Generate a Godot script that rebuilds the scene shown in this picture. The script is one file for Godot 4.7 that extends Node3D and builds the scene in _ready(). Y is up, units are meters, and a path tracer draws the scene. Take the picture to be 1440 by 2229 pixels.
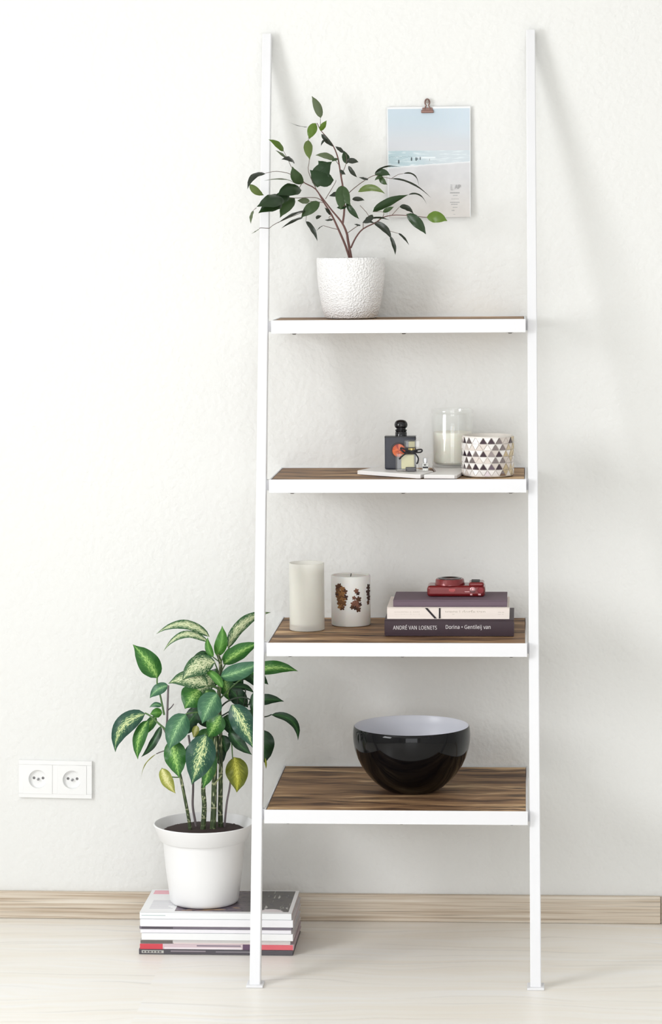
extends Node3D
# A white leaning ladder shelf against a roughcast wall, with two potted plants, candles, perfume, books, a bowl and a stack of magazines.

var FICUS_LEAVES := [
	[-141.6, 1664.4, 74.0, -159.6, 1709.1, 74.7, 17.3, 5, 0.05, 5],
	[-142.5, 1638.4, 74.0, -129.0, 1659.2, 84.4, 11.9, 22, -0.00, 4],
	[-151.7, 1654.3, 74.0, -165.1, 1621.9, 73.1, 19.5, -1, 0.05, 4],
	[-168.6, 1647.0, 74.0, -205.9, 1656.3, 96.0, 6.5, 76, -0.06, 3],
	[-167.3, 1620.1, 74.0, -162.2, 1579.3, 106.0, 18.4, -2, 0.03, 2],
	[-214.5, 1597.2, 110.7, -241.5, 1619.9, 147.8, 14.0, 18, 0.06, 4],
	[-204.6, 1579.3, 119.6, -229.3, 1598.6, 132.2, 8.6, 47, 0.05, 5],
	[-192.9, 1573.1, 104.0, -215.9, 1579.6, 148.8, 12.9, 30, 0.10, 3],
	[-140.7, 1631.9, 74.0, -115.7, 1605.6, 74.3, 11.9, 37, 0.05, 3],
	[-94.8, 1592.8, 94.0, -112.0, 1606.1, 86.6, 9.7, 30, 0.08, 3],
	[-88.5, 1570.5, 94.0, -94.4, 1597.6, 86.0, 16.2, 18, 0.05, 0],
	[-88.5, 1576.1, 94.0, -64.3, 1574.0, 93.3, 11.9, 21, -0.05, 3],
	[-111.7, 1579.1, 94.0, -151.0, 1588.5, 102.5, 14.0, 18, 0.10, 5],
	[-148.5, 1523.8, 94.0, -118.4, 1575.5, 91.7, 36.6, 2, -0.12, 0],
	[-114.8, 1538.3, 94.0, -162.4, 1559.0, 103.4, 34.5, 13, -0.10, 0],
	[-124.0, 1556.9, 94.0, -146.1, 1577.5, 95.0, 21.6, 9, 0.00, 0],
	[-176.4, 1532.4, 94.0, -196.7, 1566.4, 115.0, 22.6, -1, -0.12, 1],
	[-245.2, 1551.0, 174.0, -278.4, 1519.7, 208.9, 13.8, 26, 0.20, 3],
	[-275.7, 1529.9, 194.0, -249.3, 1508.0, 174.6, 14.8, 6, 0.08, 2],
	[-192.5, 1531.5, 102.9, -247.9, 1536.6, 185.9, 7.5, 61, 0.06, 5],
	[-214.4, 1505.4, 131.8, -260.6, 1484.9, 207.0, 32.1, 18, 0.00, 0],
	[-216.2, 1491.5, 134.0, -259.0, 1472.2, 191.7, 26.7, 20, 0.05, 0],
	[-180.3, 1518.5, 94.0, -225.2, 1507.1, 155.3, 28.0, 10, 0.08, 0],
	[-193.5, 1502.7, 104.0, -220.1, 1462.9, 144.6, 23.7, 4, 0.05, 1],
	[-202.7, 1508.2, 116.2, -235.8, 1488.7, 162.8, 23.6, 3, 0.05, 0],
	[-163.7, 1496.1, 94.0, -188.8, 1497.2, 95.0, 15.1, 26, 0.05, 5],
	[-143.2, 1494.0, 94.0, -181.0, 1462.8, 102.5, 22.6, 5, 0.05, 1],
	[-169.4, 1477.5, 94.0, -224.2, 1451.9, 151.5, 9.7, 52, 0.05, 3],
	[-177.9, 1463.7, 94.0, -217.4, 1441.7, 146.2, 8.6, 41, 0.03, 3],
	[-172.4, 1455.3, 94.0, -147.7, 1415.2, 109.9, 11.9, 38, -0.06, 3],
	[-116.4, 1458.5, 94.0, -134.3, 1457.8, 91.3, 6.5, 48, 0.00, 3],
	[-268.8, 1477.8, 194.0, -272.8, 1451.3, 202.7, 9.5, 46, 0.10, 5],
	[-257.7, 1441.1, 189.6, -272.8, 1431.2, 195.5, 4.2, 63, 0.00, 5],
	[-137.0, 1446.6, 94.0, -149.8, 1435.6, 98.7, 4.3, 62, 0.10, 3],
	[-102.0, 1515.9, 94.0, -124.2, 1506.3, 102.7, 11.9, 28, -0.05, 3],
	[-97.2, 1528.0, 94.0, -100.4, 1477.8, 108.1, 25.9, -5, 0.00, 1],
	[-96.3, 1527.0, 94.0, -80.0, 1486.9, 106.8, 21.6, 9, 0.10, 1],
	[-89.2, 1485.2, 94.0, -109.6, 1482.6, 95.5, 10.8, 29, 0.00, 0],
	[-77.9, 1499.0, 94.0, -52.9, 1497.0, 92.4, 9.7, 22, -0.05, 3],
	[-90.0, 1492.6, 94.0, -63.7, 1459.0, 95.8, 12.9, 22, 0.05, 0],
	[-84.8, 1566.8, 94.0, -67.5, 1543.5, 90.9, 9.7, 29, 0.08, 3],
	[-45.0, 1539.5, 94.2, -63.7, 1543.1, 107.9, 7.5, 41, 0.00, 3],
	[-31.7, 1550.4, 97.8, 22.4, 1561.9, 122.7, 6.5, 67, -0.12, 3],
	[-31.7, 1548.6, 97.8, 0.1, 1546.4, 102.6, 15.1, 11, -0.15, 0],
	[-21.4, 1544.7, 100.5, -5.9, 1527.9, 107.1, 11.8, 16, 0.10, 1],
	[-15.7, 1545.6, 102.0, -31.2, 1536.4, 109.3, 8.6, 35, 0.10, 1],
	[-65.7, 1513.8, 94.0, -9.7, 1509.3, 116.7, 14.0, 9, -0.16, 2],
	[26.5, 1549.6, 113.2, 58.2, 1525.2, 123.6, 5.4, 63, -0.25, 3],
	[2.1, 1539.8, 106.7, 83.4, 1499.9, 137.9, 6.5, 61, -0.08, 3],
	[-36.1, 1473.6, 96.8, 36.5, 1507.1, 114.7, 18.3, 29, -0.03, 0],
	[36.5, 1507.0, 116.0, 73.9, 1488.1, 132.0, 5.4, 62, -0.20, 3],
	[-15.3, 1472.5, 102.2, 7.4, 1483.3, 110.9, 9.7, 17, -0.00, 1],
	[18.6, 1482.8, 111.3, 47.6, 1468.2, 122.3, 12.9, 41, -0.12, 3],
	[32.5, 1468.3, 115.0, 71.9, 1427.4, 123.4, 21.5, 18, -0.05, 0],
	[73.5, 1461.5, 124.0, 115.4, 1453.8, 139.9, 23.6, 0, -0.08, 4],
	[-37.0, 1468.1, 96.5, -57.5, 1451.5, 98.8, 14.0, 23, -0.10, 3],
	[-39.0, 1459.7, 96.0, -2.1, 1456.6, 110.2, 6.5, 58, -0.06, 3],
	[-35.3, 1451.4, 97.0, 2.1, 1416.8, 105.3, 15.1, 28, -0.12, 3],
	[-1.6, 1424.2, 106.0, 9.3, 1386.2, 106.1, 9.7, 37, -0.05, 3],
	[15.4, 1429.7, 110.5, 38.0, 1405.5, 124.4, 6.4, 51, -0.05, 3],
	[-61.5, 1446.9, 94.0, -74.0, 1448.9, 102.1, 6.5, 47, 0.00, 3],
	[-46.6, 1451.5, 94.0, -31.1, 1449.5, 105.7, 5.4, 52, -0.10, 3],
	[-128.6, 1624.3, 74.0, -140.6, 1607.2, 90.0, 6.5, 40, 0.10, 3],
	[-103.5, 1556.7, 94.0, -89.7, 1549.0, 106.7, 8.6, 31, -0.00, 3],
	[-106.1, 1581.8, 94.0, -117.4, 1575.1, 105.5, 9.7, 35, 0.10, 1],
	[-150.9, 1459.7, 94.0, -139.0, 1466.1, 103.0, 7.5, 28, -0.10, 3],
	[-121.0, 1467.9, 94.0, -133.5, 1482.8, 99.6, 8.6, 34, 0.05, 3],
]
var FICUS_TWIGS := [
	[2.6, 0.9, -80.7, 1376.5, 94.0, -91.7, 1404.5, 94.0, -106.3, 1439.0, 94.0, -119.1, 1466.9, 94.0, -135.7, 1494.0, 94.0, -151.3, 1520.1, 94.0, -172.7, 1532.3, 94.0, -179.1, 1538.9, 94.0],
	[3.0, 1.0, -78.8, 1376.5, 94.0, -86.9, 1415.6, 94.0, -89.6, 1431.4, 94.0, -98.8, 1451.9, 94.0, -119.1, 1477.1, 94.0, -134.7, 1497.7, 94.0, -151.3, 1520.1, 94.0],
	[2.2, 0.7, -97.8, 1449.1, 94.0, -93.9, 1479.7, 94.0, -96.3, 1521.5, 94.0, -99.9, 1544.7, 94.0, -103.4, 1567.9, 94.0, -107.0, 1586.4, 94.0, -116.6, 1607.5, 74.0, -128.6, 1624.3, 74.0, -142.5, 1640.3, 74.0, -148.9, 1654.3, 74.0],
	[1.8, 0.6, -81.5, 1400.7, 94.0, -71.0, 1422.0, 94.0, -56.0, 1439.5, 94.0, -29.6, 1452.3, 98.5, -16.4, 1461.4, 102.0, 3.4, 1466.3, 107.2, 32.5, 1465.6, 115.0, 73.5, 1461.5, 124.0],
	[0.8, 0.6, -56.0, 1439.5, 94.0, -55.0, 1454.3, 94.0, -44.6, 1465.4, 94.5, -62.2, 1486.8, 94.0],
	[0.8, 0.5, -88.7, 1430.5, 94.0, -69.0, 1444.2, 94.0, -61.5, 1446.9, 94.0],
	[0.9, 0.6, -93.7, 1501.0, 94.0, -80.6, 1515.7, 94.0, -58.1, 1533.2, 94.0, -33.6, 1546.8, 97.2, -20.5, 1544.7, 100.7, 2.1, 1539.8, 106.7],
	[0.7, 0.5, -179.2, 1536.1, 94.0, -193.9, 1557.4, 105.1, -200.5, 1568.3, 114.0, -204.6, 1579.3, 119.6, -214.5, 1597.2, 110.7],
	[0.7, 0.5, -151.3, 1521.0, 94.0, -155.8, 1540.5, 94.0, -161.3, 1557.3, 94.0],
	[0.7, 0.5, -150.4, 1520.1, 94.0, -165.9, 1555.5, 94.0, -163.9, 1580.5, 94.0, -167.0, 1620.1, 74.0, -164.0, 1634.0, 74.0, -148.9, 1654.3, 74.0],
	[0.7, 0.5, -176.4, 1532.4, 94.0, -198.2, 1549.9, 110.7, -225.5, 1555.9, 147.3, -245.2, 1551.9, 174.0],
	[0.7, 0.5, -239.7, 1441.9, 165.1, -255.2, 1443.0, 186.2, -257.7, 1441.1, 189.6],
	[0.7, 0.5, -169.4, 1477.5, 94.0, -225.6, 1452.8, 146.2, -239.7, 1441.9, 165.1],
	[0.7, 0.5, -105.4, 1438.0, 94.0, -121.2, 1441.9, 94.0, -137.0, 1446.6, 94.0],
	[0.9, 0.6, -135.7, 1494.0, 94.0, -148.7, 1502.4, 94.0, -167.3, 1503.5, 94.0, -193.5, 1502.7, 104.0, -214.4, 1505.4, 131.8],
	[0.7, 0.5, -131.9, 1500.4, 94.0, -113.0, 1530.9, 94.0, -110.2, 1538.3, 94.0],
	[0.8, 0.5, -178.2, 1535.2, 94.0, -185.8, 1520.4, 94.0, -182.1, 1518.5, 94.0],
	[0.7, 0.5, -135.7, 1493.0, 94.0, -143.2, 1494.0, 94.0, -163.7, 1496.1, 94.0],
	[0.7, 0.5, -119.1, 1467.8, 94.0, -125.7, 1462.3, 94.0, -116.4, 1458.5, 94.0],
	[0.7, 0.5, 3.4, 1466.8, 107.2, 18.6, 1483.2, 111.3],
	[0.7, 0.5, -16.4, 1461.4, 102.0, -14.4, 1472.5, 102.5, -36.1, 1473.6, 96.8],
	[0.7, 0.5, -29.6, 1452.3, 98.5, -9.0, 1437.3, 104.0, 15.4, 1429.7, 110.5],
	[0.6, 0.4, -262.3, 1483.2, 194.0, -268.8, 1477.8, 194.0],
	[0.6, 0.4, 2.1, 1539.8, 106.7, 16.2, 1547.9, 110.5, 26.5, 1549.6, 113.2],
	[0.7, 0.5, -142.5, 1639.3, 74.0, -142.3, 1664.4, 74.0],
	[0.7, 0.5, -103.4, 1567.9, 94.0, -111.7, 1579.1, 94.0],
	[0.7, 0.5, -99.9, 1544.7, 94.0, -88.5, 1575.1, 94.0, -90.2, 1590.9, 94.0],
	[0.6, 0.4, -145.0, 1492.2, 94.0, -169.4, 1477.5, 94.0],
	[0.6, 0.4, -169.4, 1477.5, 94.0, -172.4, 1455.3, 94.0],
]
var DUMB_LEAVES := [
	[-470.4, 540.2, 200.0, -516.9, 611.1, 220.0, 44.1, 5, 0.05, 2],
	[-365.6, 622.6, 190.0, -472.1, 629.5, 200.0, 21.1, 25, 0.22, 1],
	[-366.4, 613.0, 200.0, -455.0, 598.2, 220.0, 17.0, 30, 0.28, 1],
	[-352.1, 583.6, 190.0, -340.3, 645.0, 190.0, 26.1, 5, 0.08, 6],
	[-356.3, 584.9, 210.0, -368.2, 623.2, 200.0, 15.0, 10, -0.10, 6],
	[-329.8, 597.0, 180.0, -246.5, 665.0, 140.0, 26.2, 20, -0.16, 1],
	[-338.3, 566.9, 190.0, -262.7, 613.2, 200.0, 34.1, 15, -0.05, 2],
	[-341.7, 545.8, 220.0, -252.8, 579.1, 230.0, 34.0, 5, 0.02, 5],
	[-359.3, 583.3, 200.0, -397.1, 583.9, 210.0, 11.0, 40, 0.25, 4],
	[-351.6, 577.2, 220.0, -414.8, 543.1, 250.0, 41.9, 10, 0.14, 1],
	[-365.7, 530.7, 230.0, -442.5, 537.5, 250.0, 37.9, 10, 0.16, 1],
	[-384.2, 518.2, 200.0, -413.7, 481.6, 220.0, 54.1, 5, 0.05, 2],
	[-336.2, 526.2, 230.0, -377.6, 561.4, 220.0, 16.9, 5, 0.12, 6],
	[-449.1, 525.4, 200.0, -486.7, 499.2, 200.0, 23.1, 10, 0.12, 5],
	[-465.3, 479.9, 180.0, -490.6, 477.0, 180.0, 12.1, 30, 0.20, 5],
	[-463.2, 467.7, 190.0, -487.0, 466.6, 200.0, 20.1, 10, 0.08, 6],
	[-494.9, 470.2, 210.0, -554.9, 393.6, 220.0, 40.0, 5, 0.20, 0],
	[-490.9, 454.4, 200.0, -512.4, 375.0, 200.0, 28.1, 10, 0.10, 2],
	[-466.3, 441.5, 190.0, -507.2, 377.7, 190.0, 18.1, 25, -0.06, 4],
	[-409.4, 474.9, 240.0, -440.8, 406.4, 260.0, 47.8, 5, 0.05, 5],
	[-437.7, 423.0, 240.0, -422.5, 348.2, 250.0, 45.8, 5, -0.00, 2],
	[-461.4, 361.5, 220.0, -434.1, 310.4, 220.0, 26.0, 10, 0.05, 7],
	[-368.7, 438.1, 260.0, -394.0, 340.6, 280.0, 59.5, 0, -0.02, 0],
	[-364.2, 404.8, 230.0, -378.1, 322.1, 230.0, 31.9, 10, -0.06, 2],
	[-345.1, 518.5, 250.0, -372.8, 461.1, 270.0, 49.7, 0, 0.04, 5],
	[-341.6, 469.8, 220.0, -369.2, 421.4, 210.0, 39.9, 10, -0.00, 2],
	[-317.9, 493.8, 240.0, -271.7, 409.1, 260.0, 47.8, 5, -0.04, 0],
	[-327.5, 434.6, 200.0, -280.5, 387.4, 210.0, 26.1, 15, 0.05, 4],
	[-316.6, 384.5, 220.0, -309.7, 315.1, 230.0, 45.9, 0, -0.06, 3],
	[-389.9, 448.3, 220.0, -396.7, 423.2, 220.0, 15.0, 10, -0.00, 7],
	[-358.1, 395.5, 220.0, -355.9, 343.5, 220.0, 15.0, 15, -0.00, 7],
	[-325.2, 516.1, 170.0, -279.7, 503.3, 160.0, 16.1, 30, -0.14, 4],
	[-338.1, 533.8, 170.0, -328.5, 486.3, 160.0, 32.2, 5, -0.00, 2],
	[-290.5, 545.2, 170.0, -191.6, 546.9, 150.0, 29.2, 10, -0.10, 2],
	[-292.1, 479.9, 160.0, -220.2, 485.0, 150.0, 24.2, 15, -0.10, 4],
	[-244.7, 461.3, 170.0, -192.9, 405.4, 150.0, 18.1, 10, -0.26, 4],
	[-264.6, 427.6, 150.0, -260.6, 356.1, 140.0, 44.5, 0, -0.00, 4],
	[-257.6, 373.3, 170.0, -256.0, 350.8, 170.0, 5.0, 30, -0.00, 3],
	[-277.6, 511.1, 200.0, -278.9, 462.7, 210.0, 15.0, 20, -0.00, 4],
	[-279.2, 555.5, 170.0, -250.7, 521.2, 160.0, 20.2, 20, 0.05, 4],
	[-474.9, 386.4, 200.0, -505.3, 338.6, 200.0, 4.0, 60, 0.14, 3],
	[-392.8, 475.6, 170.0, -356.9, 429.0, 170.0, 40.3, 10, -0.00, 4],
	[-358.1, 417.7, 160.0, -349.5, 352.1, 160.0, 34.3, 10, -0.00, 4],
	[-313.5, 459.0, 180.0, -290.7, 412.4, 180.0, 30.2, 10, -0.00, 4],
	[-355.6, 555.2, 170.0, -384.0, 513.1, 170.0, 30.2, 10, -0.10, 4],
	[-349.7, 544.5, 190.0, -401.1, 499.5, 200.0, 34.1, 10, 0.08, 1],
	[-346.5, 531.9, 170.0, -309.1, 541.4, 170.0, 26.2, 20, -0.10, 5],
	[-383.2, 477.4, 180.0, -416.3, 435.2, 180.0, 34.2, 10, 0.06, 4],
	[-360.9, 434.5, 200.0, -395.8, 387.7, 200.0, 40.1, 10, 0.05, 2],
	[-333.1, 463.6, 180.0, -323.3, 419.7, 180.0, 34.2, 10, -0.00, 4],
	[-302.8, 530.4, 160.0, -280.0, 567.9, 160.0, 30.3, 10, -0.00, 4],
	[-388.5, 410.2, 220.0, -409.4, 365.5, 220.0, 34.0, 10, 0.05, 5],
	[-342.8, 421.5, 180.0, -335.7, 384.2, 180.0, 26.2, 10, -0.00, 4],
	[-374.9, 518.2, 200.0, -353.0, 476.4, 200.0, 34.1, 15, -0.00, 2],
	[-291.2, 471.4, 170.0, -276.7, 429.3, 170.0, 26.2, 10, -0.00, 4],
	[-476.8, 458.4, 180.0, -497.8, 420.8, 180.0, 22.1, 20, 0.10, 2],
	[-328.0, 513.3, 170.0, -292.2, 474.3, 160.0, 34.3, 10, -0.00, 4],
	[-353.3, 486.9, 180.0, -383.4, 458.7, 180.0, 34.2, 10, -0.00, 4],
	[-340.6, 458.9, 180.0, -300.0, 421.7, 180.0, 36.2, 10, -0.00, 4],
	[-365.4, 402.7, 180.0, -347.1, 365.4, 180.0, 30.2, 10, -0.00, 4],
	[-403.3, 456.9, 170.0, -422.4, 419.3, 170.0, 30.2, 10, -0.00, 4],
	[-369.7, 541.2, 170.0, -402.6, 522.4, 170.0, 26.2, 10, -0.00, 4],
	[-330.1, 549.8, 165.0, -301.0, 521.0, 160.0, 30.3, 10, -0.00, 4],
	[-310.0, 558.4, 160.0, -274.1, 510.1, 150.0, 30.3, 10, -0.10, 4],
]
var DUMB_STEMS := [
	[0, 6.4, 3.2, -362.1, 227.3, 200.0, -359.8, 275.9, 200.0, -358.3, 323.5, 200.0, -355.8, 387.9, 200.0, -352.2, 462.5, 200.0, -346.1, 518.3, 200.0, -342.8, 564.8, 200.0, -348.2, 588.0, 200.0],
	[0, 5.6, 3.0, -348.5, 226.7, 180.0, -349.0, 271.7, 180.0, -347.5, 327.9, 180.0, -346.7, 402.8, 180.0, -347.8, 477.6, 180.0, -349.1, 533.6, 180.0],
	[0, 5.4, 4.0, -382.0, 232.0, 205.0, -378.8, 267.5, 205.0, -378.5, 291.8, 205.0, -380.1, 318.8, 205.0, -375.9, 370.1, 205.0, -369.7, 426.1, 205.0],
	[0, 3.8, 2.2, -406.4, 234.8, 210.0, -409.0, 254.4, 210.0, -414.3, 285.2, 210.0, -425.7, 344.8, 210.0, -436.5, 380.1, 210.0, -449.0, 421.0, 210.0, -453.5, 435.9, 210.0],
	[2, 2.6, 2.2, -397.1, 230.1, 180.0, -401.5, 252.6, 180.0, -405.0, 278.9, 180.0, -403.6, 315.4, 180.0, -405.0, 365.1, 180.0, -411.8, 421.2, 180.0],
	[2, 2.3, 1.8, -341.0, 234.3, 180.0, -338.0, 256.6, 188.0, -333.1, 290.2, 196.0, -326.3, 321.7, 204.0, -322.4, 353.2, 212.0, -317.5, 382.7, 220.0],
	[6, 1.8, 1.4, -362.1, 320.7, 200.0, -351.2, 334.5, 212.5, -340.4, 348.3, 225.0],
	[1, 2.4, 1.6, -449.7, 418.2, 205.0, -454.0, 435.2, 206.3, -469.5, 450.3, 207.5, -485.9, 465.3, 208.8, -495.8, 471.1, 210.0],
	[2, 2.4, 2.0, -456.2, 432.2, 190.0, -453.8, 446.7, 192.5, -452.2, 473.3, 195.0, -450.7, 498.9, 197.5, -449.1, 525.4, 200.0],
	[1, 2.2, 1.6, -459.5, 464.0, 190.0, -461.9, 479.2, 192.0, -465.1, 497.3, 194.0, -467.5, 509.7, 196.0, -471.7, 526.8, 198.0, -471.3, 542.1, 200.0],
	[2, 1.4, 1.0, -452.9, 472.4, 190.0, -445.4, 478.9, 190.0, -439.7, 486.4, 190.0],
	[2, 1.6, 1.4, -449.0, 421.0, 210.0, -464.4, 441.5, 190.0],
	[2, 1.3, 1.0, -446.3, 394.9, 190.0, -464.4, 390.1, 195.0, -474.9, 386.4, 200.0],
	[4, 1.8, 1.4, -346.0, 477.6, 180.0, -336.1, 487.6, 184.0, -321.6, 495.9, 188.0, -303.5, 500.3, 192.0, -290.1, 499.2, 196.0, -276.8, 492.5, 200.0],
	[4, 1.4, 1.2, -315.0, 509.6, 170.0, -312.4, 496.5, 170.0, -312.5, 479.7, 170.0],
	[4, 1.4, 1.2, -296.4, 513.4, 170.0, -297.5, 494.7, 170.0, -300.4, 481.6, 170.0],
	[1, 1.5, 1.2, -325.1, 421.6, 180.0, -322.2, 408.6, 200.0, -318.4, 382.7, 220.0],
	[1, 1.6, 1.2, -344.7, 564.8, 200.0, -337.2, 586.4, 190.0, -327.0, 598.9, 180.0],
	[1, 1.6, 1.2, -347.2, 533.6, 180.0, -342.8, 551.2, 185.0, -334.6, 566.9, 190.0],
	[1, 1.8, 1.4, -346.7, 496.2, 180.0, -318.1, 523.5, 175.0, -288.6, 545.2, 170.0],
	[4, 1.6, 1.2, -343.9, 462.5, 200.0, -313.4, 477.7, 180.0, -290.2, 479.9, 160.0],
	[4, 1.6, 1.2, -347.6, 429.0, 170.0, -291.4, 451.7, 170.0, -255.9, 457.5, 170.0, -243.8, 462.2, 170.0],
	[4, 1.6, 1.2, -346.7, 402.8, 180.0, -292.1, 428.3, 165.0, -264.6, 427.6, 150.0],
	[1, 1.8, 1.4, -353.2, 462.4, 200.0, -378.5, 475.2, 220.0, -409.4, 474.9, 240.0],
	[1, 1.8, 1.4, -355.8, 387.9, 200.0, -364.1, 421.5, 230.0, -368.7, 438.1, 260.0],
	[1, 1.5, 1.2, -425.7, 344.8, 210.0, -434.4, 392.3, 225.0, -437.7, 423.0, 240.0],
	[1, 1.3, 1.0, -425.7, 341.0, 210.0, -445.5, 343.8, 215.0, -461.4, 361.5, 220.0],
	[1, 1.4, 1.1, -345.2, 518.3, 200.0, -361.8, 525.7, 200.0, -384.2, 518.2, 200.0],
	[1, 1.6, 1.2, -347.1, 542.9, 180.0, -353.4, 577.2, 220.0],
	[1, 1.6, 1.2, -345.2, 513.6, 200.0, -350.9, 522.7, 215.0, -365.7, 530.7, 230.0],
	[1, 1.4, 1.1, -346.4, 574.1, 200.0, -357.3, 584.9, 210.0],
	[1, 1.5, 1.2, -349.1, 533.6, 180.0, -338.1, 533.8, 170.0],
]

var tex_cache := {}


# ---------------------------------------------------------------- materials
func mat(c: Color, rough := 0.6, metal := 0.0) -> StandardMaterial3D:
	var m := StandardMaterial3D.new()
	m.albedo_color = c
	m.roughness = rough
	m.metallic = metal
	return m


func rgb(r: int, g: int, b: int) -> Color:
	return Color(r / 255.0, g / 255.0, b / 255.0)


func glass(c: Color, alpha: float) -> StandardMaterial3D:
	var m := mat(Color(c.r, c.g, c.b, alpha), 0.03)
	m.transparency = BaseMaterial3D.TRANSPARENCY_ALPHA
	return m


func noise(s: int, freq: float, oct := 3) -> FastNoiseLite:
	var n := FastNoiseLite.new()
	n.seed = s
	n.noise_type = FastNoiseLite.TYPE_SIMPLEX_SMOOTH
	n.frequency = freq
	n.fractal_octaves = oct
	return n


func bump(m: StandardMaterial3D, s: int, freq: float, scale_cm: float, repeat: Vector2, oct := 3) -> void:
	var key := "bump%d_%f" % [s, freq]
	if not tex_cache.has(key):
		var t := NoiseTexture2D.new()
		t.width = 512
		t.height = 512
		t.seamless = true
		t.noise = noise(s, freq, oct)
		tex_cache[key] = t
	m.heightmap_enabled = true
	m.heightmap_texture = tex_cache[key]
	m.heightmap_scale = scale_cm
	m.uv1_scale = Vector3(repeat.x, repeat.y, 1)


func grain(w: int, h: int, s: int, cols: Array, along: float, across: float, dark: float) -> ImageTexture:
	# wood figure running along u: broad bands, fine fibres and a few dark cracks
	var im := Image.create_empty(w, h, false, Image.FORMAT_RGB8)
	var a := noise(s, 1.0, 4)
	var b := noise(s + 7, 1.0, 2)
	var c := noise(s + 13, 1.0, 3)
	for y in h:
		for x in w:
			var u := float(x) / w
			var v := float(y) / h
			var warp := c.get_noise_2d(u * 3.0, v * 5.0) * 0.035
			var band: float = a.get_noise_2d(u * along, (v + warp) * across) * 0.5 + 0.5
			var fib: float = b.get_noise_2d(u * along * 2.2 + 40.0, (v + warp) * across * 6.0) * 0.5 + 0.5
			var t: float = clampf((band - 0.5) * 1.7 + 0.5, 0.0, 1.0) * 0.7 + fib * 0.3
			var col: Color = cols[0].lerp(cols[1], smoothstep(0.1, 0.55, t)).lerp(cols[2], smoothstep(0.55, 0.9, t))
			var crack: float = smoothstep(0.62, 0.8, a.get_noise_2d(u * along * 0.8 + 90.0, (v + warp) * across * 2.3) * 0.5 + 0.5)
			col = col.lerp(cols[0].darkened(0.45), crack * dark)
			im.set_pixel(x, y, col)
	return ImageTexture.create_from_image(im)


func leaf_tex(kind: int) -> ImageTexture:
	# pale spatter along the midrib of a dumb cane leaf; u across, v from base to tip
	var edge: Array = [rgb(38, 76, 62), rgb(54, 92, 56), rgb(48, 100, 44), rgb(92, 100, 28), rgb(28, 54, 34), rgb(58, 102, 76), rgb(64, 118, 44), rgb(146, 152, 66)]
	var mid: Array = [rgb(58, 106, 70), rgb(104, 134, 82), rgb(80, 136, 58), rgb(146, 148, 40), rgb(42, 80, 44), rgb(88, 136, 94), rgb(94, 148, 64), rgb(200, 196, 108)]
	var pale: Array = [rgb(222, 230, 168), rgb(226, 230, 190), rgb(176, 214, 124), rgb(206, 204, 90), rgb(84, 132, 74), rgb(168, 206, 150), rgb(146, 196, 104), rgb(228, 226, 168)]
	var spread: Array = [0.5, 0.85, 0.42, 0.34, 0.12, 0.3, 0.16, 0.6]
	var im := Image.create_empty(96, 192, false, Image.FORMAT_RGB8)
	var n := noise(31 + kind, 1.0, 3)
	for y in 192:
		for x in 96:
			var s := x / 95.0 * 2.0 - 1.0
			var v := y / 191.0
			var a := absf(s)
			var vein := n.get_noise_2d(s * 1.6 + 8.0, v * 14.0 - a * 5.0)
			var col: Color = mid[kind].lerp(edge[kind], smoothstep(0.05, 0.75, a + vein * 0.35))
			var side_vein := smoothstep(0.86, 1.0, sin((v * 15.0 - a * 3.6) * TAU * 0.5)) * (1.0 - a) * 0.35
			col = col.lerp(pale[kind], side_vein)
			var sp: float = spread[kind] * (1.0 - 0.55 * v) * (0.5 + 1.4 * v * (1.0 - v) * 1.6)
			var blot := n.get_noise_2d(s * 6.0, v * 12.0 - a * 4.0) + 0.6 * n.get_noise_2d(s * 15.0 + 5.0, v * 30.0)
			var p := smoothstep(0.0, 0.35, sp - a + blot * spread[kind] * 1.0) * smoothstep(-0.35, 0.15, blot + 0.12)
			p = maxf(p * 0.95, (1.0 - smoothstep(0.02, 0.07, a)) * 0.6)
			im.set_pixel(x, y, col.lerp(pale[kind], p))
	return ImageTexture.create_from_image(im)


# ---------------------------------------------------------------- mesh helpers
func begin() -> SurfaceTool:
	var st := SurfaceTool.new()
	st.begin(Mesh.PRIMITIVE_TRIANGLES)
	return st


func tri(st: SurfaceTool, p: Array, n: Array, uv: Array) -> void:
	var order := [0, 1, 2]
	if (p[1] - p[0]).cross(p[2] - p[0]).dot(n[0] + n[1] + n[2]) > 0.0:
		order = [0, 2, 1]
	for i in order:
		st.set_normal(n[i])
		st.set_uv(uv[i])
		st.add_vertex(p[i])


func quad(st: SurfaceTool, p: Array, n: Array, uv: Array) -> void:
	tri(st, [p[0], p[1], p[2]], [n[0], n[1], n[2]], [uv[0], uv[1], uv[2]])
	tri(st, [p[0], p[2], p[3]], [n[0], n[2], n[3]], [uv[0], uv[2], uv[3]])


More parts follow.
